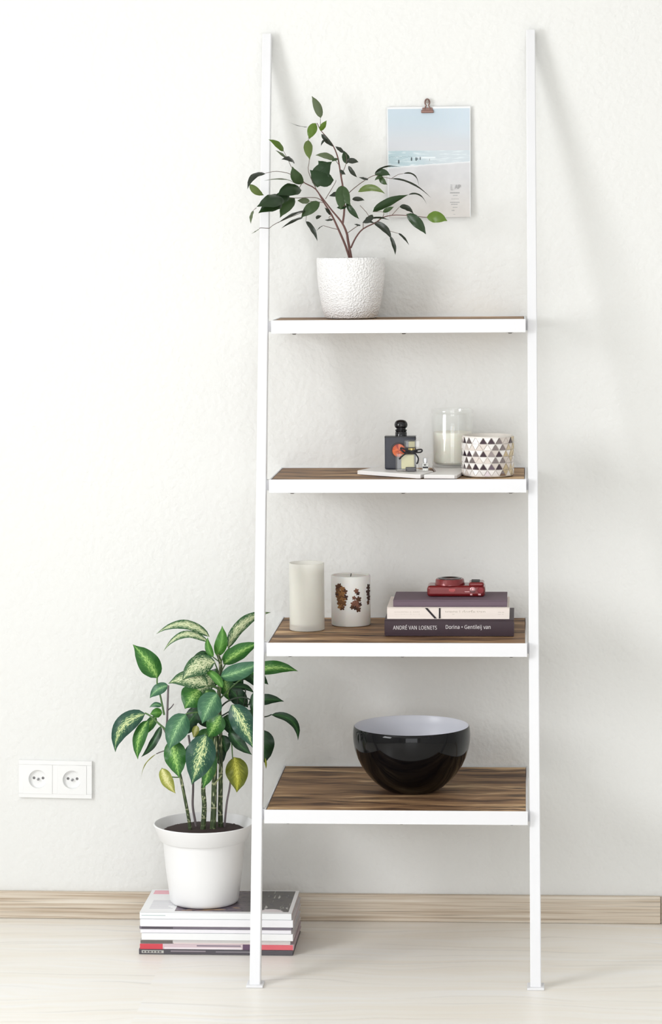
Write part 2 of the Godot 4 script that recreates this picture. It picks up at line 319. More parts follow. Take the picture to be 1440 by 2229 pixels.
func box(st: SurfaceTool, c: Vector3, s: Vector3, r := 0.0, b := Basis.IDENTITY) -> void:
	# a box with rounded edges (radius r) centred on c
	var h := s * 0.5
	r = minf(r, minf(h.x, minf(h.y, h.z)) * 0.98)
	for ax in 3:
		var ua := (ax + 1) % 3
		var va := (ax + 2) % 3
		var lu: Array = [-h[ua], h[ua]]
		var lv: Array = [-h[va], h[va]]
		if r > 0.0:
			lu = [-h[ua], -h[ua] + r * 0.4, -h[ua] + r, h[ua] - r, h[ua] - r * 0.4, h[ua]]
			lv = [-h[va], -h[va] + r * 0.4, -h[va] + r, h[va] - r, h[va] - r * 0.4, h[va]]
		for sg in [-1.0, 1.0]:
			for i in lu.size() - 1:
				for j in lv.size() - 1:
					var ps := []
					var ns := []
					var us := []
					for k in [[i, j], [i + 1, j], [i + 1, j + 1], [i, j + 1]]:
						var q := Vector3.ZERO
						q[ax] = sg * h[ax]
						q[ua] = lu[k[0]]
						q[va] = lv[k[1]]
						var n := Vector3.ZERO
						n[ax] = sg
						if r > 0.0:
							var inner := Vector3(clampf(q.x, -h.x + r, h.x - r), clampf(q.y, -h.y + r, h.y - r), clampf(q.z, -h.z + r, h.z - r))
							n = (q - inner).normalized()
							q = inner + n * r
						ps.append(c + b * q)
						ns.append(b * n)
						var uvx: float = q.x / s.x + 0.5 if ax != 0 else q.z / s.z + 0.5
						var uvy: float = q.z / s.z + 0.5 if ax == 1 else 0.5 - q.y / s.y
						us.append(Vector2(uvx, uvy))
					quad(st, ps, ns, us)


func lathe(st: SurfaceTool, c: Vector3, prof: Array, segs := 48, b := Basis.IDENTITY, lump: FastNoiseLite = null, amp := 0.0) -> void:
	# prof: Vector2(radius, height), outside going up, inside going down
	var m := prof.size()
	var sn := []
	for j in m - 1:
		var d: Vector2 = prof[j + 1] - prof[j]
		sn.append(Vector2(d.y, -d.x).normalized())
	for j in m - 1:
		var na: Vector2 = sn[j]
		var nb: Vector2 = sn[j]
		if j > 0 and sn[j - 1].dot(sn[j]) > 0.72:
			na = (sn[j - 1] + sn[j]).normalized()
		if j < m - 2 and sn[j + 1].dot(sn[j]) > 0.72:
			nb = (sn[j + 1] + sn[j]).normalized()
		for i in segs:
			var ps := []
			var ns := []
			var us := []
			for k in [[i, 0], [i + 1, 0], [i + 1, 1], [i, 1]]:
				var t: float = TAU * (k[0] % segs) / segs
				var pr: Vector2 = prof[j + k[1]]
				var nn: Vector2 = na if k[1] == 0 else nb
				var rad := pr.x
				var dir := Vector3(sin(t), 0, cos(t))
				if lump:
					rad += amp * lump.get_noise_3d(dir.x * 40.0, pr.y * 400.0, dir.z * 40.0) * minf(1.0, pr.x * 100.0)
				ps.append(c + b * (dir * rad + Vector3(0, pr.y, 0)))
				ns.append(b * (dir * nn.x + Vector3(0, nn.y, 0)))
				us.append(Vector2(float(k[0]) / segs, (pr.y + pr.x) * 4.0))
			quad(st, ps, ns, us)


func tube(st: SurfaceTool, pts: Array, r0: float, r1: float, sides := 8) -> void:
	var n := pts.size()
	var x := Vector3.RIGHT
	var rings := []
	var dirs := []
	for i in n:
		var d: Vector3 = (pts[mini(i + 1, n - 1)] - pts[maxi(i - 1, 0)]).normalized()
		if i == 0:
			x = d.cross(Vector3(0.3, 0.2, 1.0)).normalized()
		x = (x - d * x.dot(d)).normalized()
		var y := d.cross(x)
		var ring := []
		var nr := []
		for k in sides:
			var t := TAU * k / sides
			var o := x * cos(t) + y * sin(t)
			ring.append(pts[i] + o * lerpf(r0, r1, float(i) / (n - 1)))
			nr.append(o)
		rings.append(ring)
		dirs.append(nr)
	for i in n - 1:
		for k in sides:
			var k2 := (k + 1) % sides
			quad(st, [rings[i][k], rings[i][k2], rings[i + 1][k2], rings[i + 1][k]], [dirs[i][k], dirs[i][k2], dirs[i + 1][k2], dirs[i + 1][k]],
				[Vector2(float(k) / sides, float(i) / n), Vector2(float(k + 1) / sides, float(i) / n), Vector2(float(k + 1) / sides, float(i + 1) / n), Vector2(float(k) / sides, float(i + 1) / n)])
	for e in [0, n - 1]:
		var d: Vector3 = (pts[1] - pts[0]).normalized() * -1.0 if e == 0 else (pts[n - 1] - pts[n - 2]).normalized()
		for k in sides:
			tri(st, [pts[e], rings[e][k], rings[e][(k + 1) % sides]], [d, d, d], [Vector2.ZERO, Vector2.ZERO, Vector2.ZERO])


func smooth_path(raw: Array, per := 4) -> Array:
	var out := []
	for i in raw.size() - 1:
		var a: Vector3 = raw[maxi(i - 1, 0)]
		var b: Vector3 = raw[i]
		var c: Vector3 = raw[i + 1]
		var d: Vector3 = raw[mini(i + 2, raw.size() - 1)]
		for k in per:
			out.append(b.cubic_interpolate(c, a, d, float(k) / per))
	out.append(raw[-1])
	return out


func slab(st: SurfaceTool, poly: Array, y0: float, y1: float, ch := 0.0006) -> void:
	# polygon in x,z (Vector2) raised from y0 to y1 with a small chamfer on the top edge
	var n := poly.size()
	var mid := Vector2.ZERO
	for q in poly:
		mid += q / n
	var top := []
	for q in poly:
		top.append(q + (mid - q).normalized() * ch * 1.4)
	for i in n:
		var k := (i + 1) % n
		var e: Vector2 = poly[k] - poly[i]
		var o := Vector3(e.y, 0, -e.x).normalized()
		if o.dot(Vector3(poly[i].x - mid.x, 0, poly[i].y - mid.y)) < 0.0:
			o = -o
		var a := Vector3(poly[i].x, y0, poly[i].y)
		var b := Vector3(poly[k].x, y0, poly[k].y)
		var up := Vector3(0, y1 - y0 - ch, 0)
		var ta := Vector3(top[i].x, y1, top[i].y)
		var tb := Vector3(top[k].x, y1, top[k].y)
		var z := [Vector2.ZERO, Vector2.ZERO, Vector2.ZERO, Vector2.ZERO]
		quad(st, [a, b, b + up, a + up], [o, o, o, o], z)
		var s := (o + Vector3.UP).normalized()
		quad(st, [a + up, b + up, tb, ta], [s, s, s, s], z)
		tri(st, [ta, tb, Vector3(mid.x, y1, mid.y)], [Vector3.UP, Vector3.UP, Vector3.UP], z)
		tri(st, [a, b, Vector3(mid.x, y0, mid.y)], [Vector3.DOWN, Vector3.DOWN, Vector3.DOWN], z)


func leaf_blade(base: Vector3, tip: Vector3, w: float, roll: float, bow: float, fold: float, full: float, rows := 10, wave := 0.0) -> ArrayMesh:
	# a pointed leaf from base to tip: bow arches it in the picture of its own plane, fold closes it along the midrib
	var st := begin()
	var ax := tip - base
	var ln := ax.length()
	var d := ax / ln
	var view := Vector3(0.07, 0.1, 1.0)
	var perp := view.cross(d).normalized()
	var facing := d.cross(perp).normalized()
	var grid := []
	for i in rows + 1:
		var t := float(i) / rows
		var p := base + ax * t + perp * (-bow * ln * 4.0 * t * (1.0 - t)) + facing * (0.10 * ln * 4.0 * t * (1.0 - t))
		var dt := (ax + perp * (-bow * ln * 4.0 * (1.0 - 2.0 * t)) + facing * (0.10 * ln * 4.0 * (1.0 - 2.0 * t))).normalized()
		var s0 := facing.cross(dt).normalized()
		var side := s0.rotated(dt, deg_to_rad(roll))
		var nrm := side.cross(dt).normalized()
		if nrm.dot(facing) < 0.0 and absf(roll) < 89.0:
			nrm = -nrm
		var shape := pow(sin(PI * pow(t, full)), 0.8) if t > 0.0 and t < 1.0 else 0.0
		if t > 0.8:
			shape *= lerpf(1.0, 0.45, (t - 0.8) / 0.2)
		var half := w * 0.5 * maxf(shape, 0.012)
		var row := []
		for k in 5:
			var s := (k - 2) * 0.5
			row.append(p + side * (s * half) - nrm * (fold * half * absf(s)) + nrm * (wave * half * sin(t * 15.0 + k * 2.1) * absf(s)))
		grid.append(row)
	for i in rows:
		for k in 4:
			for q in [[[i, k], [i, k + 1], [i + 1, k + 1]], [[i, k], [i + 1, k + 1], [i + 1, k]]]:
				for v in q:
					st.set_uv(Vector2(v[1] / 4.0, float(v[0]) / rows))
					st.add_vertex(grid[v[0]][v[1]])
	st.index()
	st.generate_normals()
	return st.commit()


# ---------------------------------------------------------------- scene helpers
func put(st: Variant, called: String, m: Material, parent: Node = null) -> MeshInstance3D:
	var o := MeshInstance3D.new()
	o.name = called
	o.mesh = st.commit() if st is SurfaceTool else st
	o.material_override = m
	(parent if parent else self).add_child(o, true)
	return o


func thing(called: String, label: String, category: String, at := Vector3.ZERO, group := "") -> Node3D:
	var o := Node3D.new()
	o.name = called
	o.position = at
	add_child(o, true)
	o.set_meta("label", label)
	o.set_meta("category", category)
	if group:
		o.set_meta("group", group)
	return o


func structure(o: Node3D, label: String) -> void:
	o.set_meta("kind", "structure")
	o.set_meta("label", label)


func letters(text: String, height: float, at: Vector3, m: Material, parent: Node, serif := false, wide := 1.0, lay := Basis.IDENTITY) -> MeshInstance3D:
	# printed lettering a fraction of a millimetre proud of its surface; at = left end of the baseline
	var f := SystemFont.new()
	f.font_names = PackedStringArray(["Droid Serif" if serif else "Droid Sans"])
	var t := TextMesh.new()
	t.text = text
	t.font = f
	t.font_size = 64
	t.pixel_size = height / 46.0
	t.depth = 0.0003
	t.horizontal_alignment = HORIZONTAL_ALIGNMENT_LEFT
	t.vertical_alignment = VERTICAL_ALIGNMENT_BOTTOM
	t.curve_step = 2.0
	t.material = m
	var o := MeshInstance3D.new()
	o.name = "lettering"
	o.mesh = t
	var bb := t.get_aabb()
	o.transform = Transform3D(lay.scaled_local(Vector3(wide, 1, 1)), at - lay * Vector3(bb.position.x * wide, bb.position.y, 0))
	parent.add_child(o, true)
	return o


# ---------------------------------------------------------------- the scene
func _ready() -> void:
	# --- camera: level-ish telephoto with a shifted lens, as the photograph is a crop
	var cam := Camera3D.new()
	cam.name = "camera"
	cam.position = Vector3(0.27115, 1.44042, 5.64059)
	cam.basis = Basis.from_euler(Vector3(-0.05184, 0.06804, -0.00801))
	cam.projection = Camera3D.PROJECTION_FRUSTUM
	cam.near = 0.1
	cam.far = 60.0
	cam.size = 0.1 * 2229.0 / 5970.56
	cam.frustum_offset = Vector2((720.0 - 737.922) / 5970.56 * 0.1, -(1114.5 - 807.206) / 5970.56 * 0.1)
	cam.current = true
	add_child(cam)

	# --- sky, exposure
	var env := Environment.new()
	var sky_m := ProceduralSkyMaterial.new()
	sky_m.sky_top_color = rgb(196, 214, 238)
	sky_m.sky_horizon_color = rgb(236, 240, 246)
	sky_m.ground_horizon_color = rgb(214, 214, 210)
	sky_m.ground_bottom_color = rgb(150, 150, 146)
	sky_m.sky_energy_multiplier = SKY
	sky_m.ground_energy_multiplier = SKY
	var sky := Sky.new()
	sky.sky_material = sky_m
	env.background_mode = Environment.BG_SKY
	env.sky = sky
	env.tonemap_mode = Environment.TONE_MAPPER_LINEAR
	env.tonemap_exposure = EXPOSURE
	env.sdfgi_enabled = true
	env.ssao_enabled = true
	env.ssil_enabled = true
	var we := WorldEnvironment.new()
	we.name = "world_environment"
	we.environment = env
	add_child(we)

	# --- daylight entering through the two windows
	daylight("side_window_daylight", Vector3(-2.24, 1.55, SIDE_Z), Vector2(SIDE_W - 0.1, 1.2), Vector3(1, 0, 0), SIDE_ENERGY)
	daylight("front_window_daylight", Vector3(FRONT_X, 1.2, 6.54), Vector2(FRONT_W - 0.1, 2.2), Vector3(0, 0, -1), FRONT_ENERGY)
	daylight("far_window_daylight", Vector3(2.14, 1.77, FAR_Z), Vector2(FAR_W - 0.1, 1.4), Vector3(-1, 0, 0), FAR_ENERGY)

	room()
	ladder()
	ficus()
	calendar()
	shelf_two()
	shelf_three()
	bowl()
	socket()
	magazines()
	dumb_cane()


const SKY := 1.2
const EXPOSURE := 0.51
const SIDE_ENERGY := 7.9
const FRONT_ENERGY := 1.7
const SIDE_Z := 2.45
const SIDE_W := 1.4
const FAR_Z := 3.2
const FAR_W := 1.4
const FAR_ENERGY := 0.2
const FRONT_X := 0.3
const FRONT_W := 2.6


func daylight(called: String, at: Vector3, size: Vector2, towards: Vector3, energy: float) -> void:
	var l := AreaLight3D.new()
	l.name = called
	l.area_size = size
	l.light_energy = energy
	l.light_color = Color(0.98, 0.986, 0.994)
	l.area_normalize_energy = false
	l.area_range = 14.0
	l.shadow_enabled = true
	l.transform = Transform3D(Basis.looking_at(towards, Vector3.UP), at)
	add_child(l)


func room() -> void:
	var wall_m := mat(rgb(239, 239, 236), 0.9)
	bump(wall_m, 5, 0.045, 0.125, Vector2(4.8, 2.6) * 2.2, 3)
	var plain_m := mat(rgb(222, 221, 219), 0.9)
	var st := begin()
	box(st, Vector3(-0.05, 1.3, -0.075), Vector3(4.8, 2.6, 0.15))
	structure(put(st, "wall_back", wall_m), "white roughcast plaster wall behind the ladder shelf")
	st = begin()
	wall_with_hole(st, Vector3(-2.375, 0, 3.3), Vector3(0, 0, -1), 6.9, 0.15, 3.3 - SIDE_Z, SIDE_W, 0.9, 2.2)
	structure(put(st, "wall_left", plain_m), "white side wall with the daylight window")
	st = begin()
	wall_with_hole(st, Vector3(2.275, 0, 3.3), Vector3(0, 0, -1), 6.9, 0.15, 3.3 - FAR_Z, FAR_W, 1.02, 2.52)
	structure(put(st, "wall_right", plain_m), "white side wall out of the frame with a window")
	st = begin()
	wall_with_hole(st, Vector3(-0.05, 0, 6.675), Vector3(1, 0, 0), 4.5, 0.15, FRONT_X + 0.05, FRONT_W, 0.04, 2.4)
	structure(put(st, "wall_front", plain_m), "white wall behind the camera with a window")
	st = begin()
	box(st, Vector3(-0.05, 2.66, 3.3), Vector3(4.8, 0.12, 6.9))
	structure(put(st, "ceiling", mat(rgb(247, 247, 246), 0.9)), "plain white ceiling out of the frame")
	window("window_1", Vector3(-2.33, 1.55, SIDE_Z), Basis(Vector3.UP, PI / 2), SIDE_W, 1.3)
	window("window_3", Vector3(2.23, 1.77, FAR_Z), Basis(Vector3.UP, PI / 2), FAR_W, 1.5)
	window("window_2", Vector3(FRONT_X, 1.22, 6.63), Basis.IDENTITY, FRONT_W, 2.36)
	# floor: pale laminate with a faint figure running along the wall
	var fl := mat(Color.WHITE, 0.36)
	fl.metallic_specular = 0.6
	fl.albedo_texture = grain(768, 512, 21, [rgb(247, 241, 230), rgb(250, 246, 238), rgb(252, 250, 246)], 2.2, 26.0, 0.12)
	fl.uv1_scale = Vector3(2.4, 5.0, 1)
	st = begin()
	box(st, Vector3(-0.05, -0.06, 3.3), Vector3(4.8, 0.12, 6.9))
	structure(put(st, "floor", fl), "pale bleached wood laminate floor")
	# baseboard: two lengths butted at the far right
	var bb := Node3D.new()
	bb.name = "baseboard_back"
	add_child(bb)
	structure(bb, "low wood grain baseboard along the roughcast wall")
	var bm := mat(Color.WHITE, 0.5)
	bm.albedo_texture = grain(1024, 96, 44, [rgb(190, 170, 147), rgb(218, 205, 187), rgb(234, 225, 211)], 5.0, 7.0, 0.35)
	for seg in [[-2.3, 0.5435], [0.5445, 2.2]]:
		st = begin()
		box(st, Vector3((seg[0] + seg[1]) / 2, 0.0287, 0.006), Vector3(seg[1] - seg[0], 0.0574, 0.012), 0.003)
		put(st, "board", bm, bb)


func wall_with_hole(st: SurfaceTool, at: Vector3, along: Vector3, length: float, thick: float, off: float, w: float, y0: float, y1: float) -> void:
	# wall of height 2.6 whose middle is at; the opening is w wide around off along it
	var b := Basis(along, Vector3.UP, along.cross(Vector3.UP))
	var l := off - w / 2 + length / 2
	var r := length / 2 - off - w / 2
	box(st, at + along * (-length / 2 + l / 2) + Vector3(0, 1.3, 0), Vector3(l, 2.6, thick), 0.0, b)
	box(st, at + along * (length / 2 - r / 2) + Vector3(0, 1.3, 0), Vector3(r, 2.6, thick), 0.0, b)
	box(st, at + along * off + Vector3(0, y0 / 2, 0), Vector3(w, y0, thick), 0.0, b)
	box(st, at + along * off + Vector3(0, (y1 + 2.6) / 2, 0), Vector3(w, 2.6 - y1, thick), 0.0, b)


func window(called: String, at: Vector3, b: Basis, w: float, h: float) -> void:
	var o := Node3D.new()
	o.name = called
	o.transform = Transform3D(b, at)
	add_child(o)
	structure(o, "white framed window out of the frame")
	var white := mat(rgb(245, 245, 245), 0.4)
	var st := begin()
	for s in [-1.0, 1.0]:
		box(st, Vector3(s * (w / 2 - 0.03), 0, 0), Vector3(0.06, h, 0.06), 0.004)
		box(st, Vector3(0, s * (h / 2 - 0.03), 0), Vector3(w, 0.06, 0.06), 0.004)
	box(st, Vector3.ZERO, Vector3(0.06, h, 0.05), 0.004)
	put(st, "frame", white, o)
	for s in [-1.0, 1.0]:
		st = begin()
		box(st, Vector3(s * w / 4, 0, 0), Vector3(w / 2 - 0.08, h - 0.1, 0.004))
		put(st, "pane", glass(Color.WHITE, 0.05), o)


const SHELF_Y := [1.2587, 0.9476, 0.6365, 0.3254]
const SHELF_D := [0.200, 0.278, 0.360, 0.440]
const XL := -0.2348
const XR := 0.2709


func ladder() -> void:
	var white := mat(rgb(236, 236, 238), 0.42)
	var L := thing("ladder_shelf", "tall white metal ladder shelf with four dark wood boards leaning on the wall", "shelf")
	# rails: right front edge runs from foot to tip; they taper a little upwards
	for k in 2:
		var foot: Vector3 = [Vector3(-0.2382, 0.003, 0.512), Vector3(0.2947, 0.003, 0.508)][k]
		var tip: Vector3 = [Vector3(-0.2455, 1.84, 0.0205), Vector3(0.2929, 1.841, 0.0205)][k]
		var d := (tip - foot).normalized()
		var back := Vector3(0, -d.z, -d.y).normalized() * -1.0
		back = Vector3(0, d.z, -d.y).normalized()
		var st := begin()
		var r := 0.0015
		var rings := []
		for e in 2:
			var p: Vector3 = [foot, tip][e]
			var w: float = [0.0208, 0.0185][e]
			var dep := 0.0195
			var ring := []
			for q in [[-w, r], [-w + r, 0.0], [-r, 0.0], [0.0, r], [0.0, dep - r], [-r, dep], [-w + r, dep], [-w, dep - r]]:
				ring.append(p + Vector3(q[0], 0, 0) + back * q[1])
			rings.append(ring)
		for i in 8:
			var j := (i + 1) % 8
			var e: Vector3 = rings[0][j] - rings[0][i]
			var n := d.cross(e).normalized()
			var mid: Vector3 = (rings[0][i] + rings[0][j]) / 2 - (rings[0][0] + rings[0][4]) / 2
			if n.dot(mid) < 0.0:
				n = -n
			quad(st, [rings[0][i], rings[0][j], rings[1][j], rings[1][i]], [n, n, n, n], [Vector2.ZERO, Vector2.ZERO, Vector2.ZERO, Vector2.ZERO])
		for i in range(1, 7):
			tri(st, [rings[1][0], rings[1][i], rings[1][i + 1]], [d, d, d], [Vector2.ZERO, Vector2.ZERO, Vector2.ZERO])
			tri(st, [rings[0][0], rings[0][i], rings[0][i + 1]], [-d, -d, -d], [Vector2.ZERO, Vector2.ZERO, Vector2.ZERO])
		var rail := put(st, "rail", white, L)
		st = begin()
		box(st, foot + Vector3(-0.0104, -0.0005, -0.012), Vector3(0.0325, 0.005, 0.04), 0.0015)
		put(st, "foot_plate", white, rail)
	for i in 4:
		var y: float = SHELF_Y[i]
		var z: float = SHELF_D[i]
		var w := XR - XL
		var cx := (XR + XL) / 2
		var h := 0.0266
		var st := begin()
		box(st, Vector3(cx, y - h / 2, z - 0.0015), Vector3(w, h, 0.003), 0.0008)
		for s in [XL + 0.0015, XR - 0.0015]:
			box(st, Vector3(s, y - h / 2, z / 2), Vector3(0.003, h, z - 0.006), 0.0006)
		box(st, Vector3(cx, y - h / 2, 0.0035), Vector3(w, h, 0.003), 0.0006)
		var tray := put(st, "shelf_tray", white, L)
		var wood := mat(Color.WHITE, 0.62)
		wood.albedo_texture = grain(1024, 256, 60 + i * 5, [rgb(76, 52, 34), rgb(150, 116, 82), rgb(228, 194, 148)], 1.3, 8.0 if i > 1 else 5.5, 0.85)
		wood.uv1_scale = Vector3(1, z / 0.44, 1)
		st = begin()
		box(st, Vector3(cx, y - 0.0115, z / 2 + 0.001), Vector3(w - 0.008, 0.021, z - 0.009), 0.001)
		put(st, "wood_board", wood, tray)
		var steel := mat(rgb(120, 116, 110), 0.4, 0.6)
		for x in [-0.19, 0.029, 0.24]:
			st = begin()
			lathe(st, Vector3(x, y - h - 0.0025, z - 0.012), [Vector2(0, 0), Vector2(0.003, 0.0), Vector2(0.0042, 0.0012), Vector2(0.0042, 0.0026)], 12)
			box(st, Vector3(x, y - h + 0.0015, z - 0.0125), Vector3(0.014, 0.004, 0.02), 0.0005)
			put(st, "screw", steel, tray)
		for s in 2:
			st = begin()
			var rx: float = [XL - 0.004, XR + 0.002][s]
			var zr := 0.512 - 0.2672 * y
			box(st, Vector3(rx, y - h / 2, minf(z - 0.014, zr - 0.012)), Vector3([0.012, 0.008][s], h * 0.8, 0.012), 0.001)
			put(st, "bracket", white, tray)


func ficus() -> void:
	var P := thing("potted_ficus", "small weeping fig with dark pointed leaves in a pebbled white pot on the top board", "plant", Vector3(-0.0815, SHELF_Y[0], 0.0945))
	var o := P.position
	var pm := mat(rgb(244, 243, 242), 0.75)
	bump(pm, 11, 0.055, 0.22, Vector2(2.6, 1.5), 2)
	var st := begin()
	lathe(st, Vector3.ZERO, [Vector2(0, 0.0005), Vector2(0.050, 0.0005), Vector2(0.0535, 0.003), Vector2(0.0585, 0.020), Vector2(0.0630, 0.042), Vector2(0.0668, 0.068), Vector2(0.0688, 0.092),
		Vector2(0.0694, 0.115), Vector2(0.0692, 0.1215), Vector2(0.0680, 0.1228), Vector2(0.0660, 0.1220), Vector2(0.0655, 0.108), Vector2(0.0, 0.1075)], 64)
	put(st, "pot", pm, P)
	st = begin()
	lathe(st, Vector3(0, 0.108, 0), [Vector2(0.0655, 0.0), Vector2(0.05, 0.004), Vector2(0.02, 0.006), Vector2(0.0, 0.007)], 24, Basis.IDENTITY, noise(3, 0.3), 0.002)
	put(st, "soil", mat(rgb(58, 44, 36), 0.95), P)
	var bark := mat(rgb(104, 72, 66), 0.7)
	var twig := mat(rgb(112, 96, 86), 0.7)
	for i in FICUS_TWIGS.size():
		var a: Array = FICUS_TWIGS[i]
		var pts := []
		for k in range(2, a.size(), 3):
			pts.append(Vector3(a[k], a[k + 1], a[k + 2]) / 1000.0 - o)
		if i < 2:
			pts[0].y = 0.110
		st = begin()
		tube(st, smooth_path(pts, 3), a[0] / 1000.0, a[1] / 1000.0, 8 if i < 4 else 6)
		put(st, "stem" if i < 4 else "twig", bark if i < 4 else twig, P)
	var tones := [rgb(34, 58, 30), rgb(56, 78, 44), rgb(96, 114, 58), rgb(42, 48, 40), rgb(88, 116, 36), rgb(92, 104, 76)]
	var mats := []
	for c in tones:
		var m := mat(c, 0.32)
		m.metallic_specular = 0.4
		m.backlight_enabled = true
		m.backlight = Color(0.12, 0.14, 0.06)
		mats.append(m)
	for a in FICUS_LEAVES:
		var b := Vector3(a[0], a[1], a[2]) / 1000.0 - o
		var t := Vector3(a[3], a[4], a[5]) / 1000.0 - o
		put(leaf_blade(b, t, a[6] / 1000.0, a[7], a[8], 0.22, 0.78, 10, 0.12), "leaf", mats[a[9]], P)


func calendar() -> void:
	var C := thing("calendar_print", "sheet print of a pale blue beach with tiny bathers and a small date block", "print", Vector3(0.0747, 1.688, 0.004))
	var W := 0.1712
	var H := 0.226
	var im := Image.create_empty(344, 452, false, Image.FORMAT_RGB8)
	var n := noise(77, 0.02)
	var sky_a := rgb(200, 214, 224)
	var sky_b := rgb(213, 216, 220)
	for y in 452:
		for x in 344:
			var v := y / 452.0
			var u := x / 344.0
			var c := sky_a.lerp(sky_b, smoothstep(0.08, 0.36, v)).lerp(rgb(216, 228, 237), 0.5 * smoothstep(0.5, 1.0, u) * (1.0 - smoothstep(0.2, 0.35, v)))
			var shore := 0.545 - 0.05 * u + 0.006 * n.get_noise_2d(x, 3.0)
			if v > 0.395 and v < shore:
				c = rgb(188, 209, 215).lerp(rgb(210, 219, 224), smoothstep(0.1, 0.7, u))
				c = c.lerp(rgb(232, 240, 243), clampf(n.get_noise_2d(x * 0.7, y * 4.0) * 1.5, 0.0, 0.7))
			elif v >= shore:
				c = rgb(219, 219, 221).lerp(rgb(221, 217, 213), smoothstep(0.55, 1.0, v)).lightened(0.1 * n.get_noise_2d(x, y))
				c = c.lerp(rgb(238, 241, 243), 1.0 - smoothstep(shore, shore + 0.02, v))
			if x < 4 or y < 8 or x > 340:
				c = rgb(240, 242, 243)
			im.set_pixel(x, y, c)
	for w in [[0.42, 0.455, 0.16, 0.012]]:
		im.fill_rect(Rect2i(int(w[0] * 344), int(w[1] * 452), int(w[2] * 344), int(w[3] * 452)), rgb(236, 243, 246))
	var ink := rgb(92, 104, 108)
	for q in [[0.13, 0.485, 6, 12], [0.282, 0.464, 6, 11], [0.34, 0.464, 6, 11], [0.392, 0.46, 4, 10], [0.505, 0.476, 3, 6], [0.36, 0.466, 3, 7]]:
		im.fill_rect(Rect2i(int(q[0] * 344), int(q[1] * 452), q[2], q[3]), ink if q[0] < 0.5 else rgb(176, 182, 186))
		im.fill_rect(Rect2i(int(q[0] * 344) + 1, int(q[1] * 452) - 3, maxi(q[2] - 2, 2), 3), ink if q[0] < 0.5 else rgb(176, 182, 186))
	for q in 16:
		im.fill_rect(Rect2i(8 + q * 6, int(0.452 * 452) - (q * 7) % 4, 4, 2), rgb(150, 176, 184))
	# small print block near the lower right corner
	var gray := rgb(168, 168, 168)
	for q in [[0.755, 0.776, 0.12, 6], [0.79, 0.803, 0.06, 3], [0.77, 0.835, 0.10, 2], [0.755, 0.864, 0.12, 4], [0.765, 0.882, 0.09, 4], [0.785, 0.91, 0.06, 3], [0.775, 0.936, 0.04, 4], [0.795, 0.974, 0.03, 2]]:
		for k in int(q[2] * 344 / 4):
			im.fill_rect(Rect2i(int(q[0] * 344) + k * 4, int(q[1] * 452), 3, q[3]), gray)
	var pm := mat(Color.WHITE, 0.8)
	pm.albedo_texture = ImageTexture.create_from_image(im)
	# the sheet hangs a little proud of the wall and curls away from it towards the bottom and the right
	var st := begin()
	var nx := 12
	var ny := 14
	for side in 2:
		var g := []
		for j in ny + 1:
			var row := []
			for i in nx + 1:
				var u := float(i) / nx
				var v := float(j) / ny
				row.append(Vector3((u - 0.5) * W + 0.0009 * v * (0.5 - u) * 2.0, -H * v, 0.004 * v * v + 0.005 * u * u * (0.5 + 0.5 * v) + 0.0006 * side))
			g.append(row)
		for j in ny:
			for i in nx:
				var n3 := Vector3(0, 0, 1 if side == 1 else -1)
				var uv := []
				var ps := []
				for k in [[i, j], [i + 1, j], [i + 1, j + 1], [i, j + 1]]:
					ps.append(g[k[1]][k[0]])
					uv.append(Vector2(float(k[0]) / nx, float(k[1]) / ny))
				quad(st, ps, [n3, n3, n3, n3], uv)
	put(st, "sheet", pm, C)
	letters("L", 0.0125, Vector3(0.0445, -0.1712, 0.0078), mat(rgb(186, 186, 186), 0.8), C, false, 0.7)
	letters("AP", 0.0085, Vector3(0.0525, -0.1685, 0.0078), mat(rgb(158, 158, 158), 0.8), C, false, 0.9)
	# bulldog clip
	var K := thing("bulldog_clip", "small copper coloured bulldog clip at the top edge of the beach print", "clip", Vector3(0.0722, 1.6795, 0.0))
	var copper := mat(rgb(132, 104, 96), 0.35, 0.75)
	st = begin()
	box(st, Vector3(0, -0.0015, 0.0078), Vector3(0.0255, 0.0062, 0.003), 0.0012)
	box(st, Vector3(0, 0.0035, 0.0068), Vector3(0.021, 0.006, 0.0024), 0.0008)
	put(st, "jaw", copper, K)
	st = begin()
	var loop := []
	for i in 17:
		var t := -0.35 * PI + 1.7 * PI * i / 16.0
		loop.append(Vector3(0.0048 * cos(t), 0.0175 + 0.0066 * sin(t), 0.008))
	loop.push_front(Vector3(0.006, 0.0035, 0.008))
	loop.append(Vector3(-0.006, 0.0035, 0.008))
	tube(st, loop, 0.0014, 0.0014, 8)
	put(st, "handle", copper, K)
	st = begin()
	lathe(st, Vector3(0, 0.0185, 0.0), [Vector2(0.0022, -0.0), Vector2(0.0022, 0.009), Vector2(0.0034, 0.0095), Vector2(0.0030, 0.0108), Vector2(0, 0.0112)], 16, Basis(Vector3.RIGHT, PI / 2))
	put(st, "nail", mat(rgb(150, 140, 132), 0.4, 0.6), K)


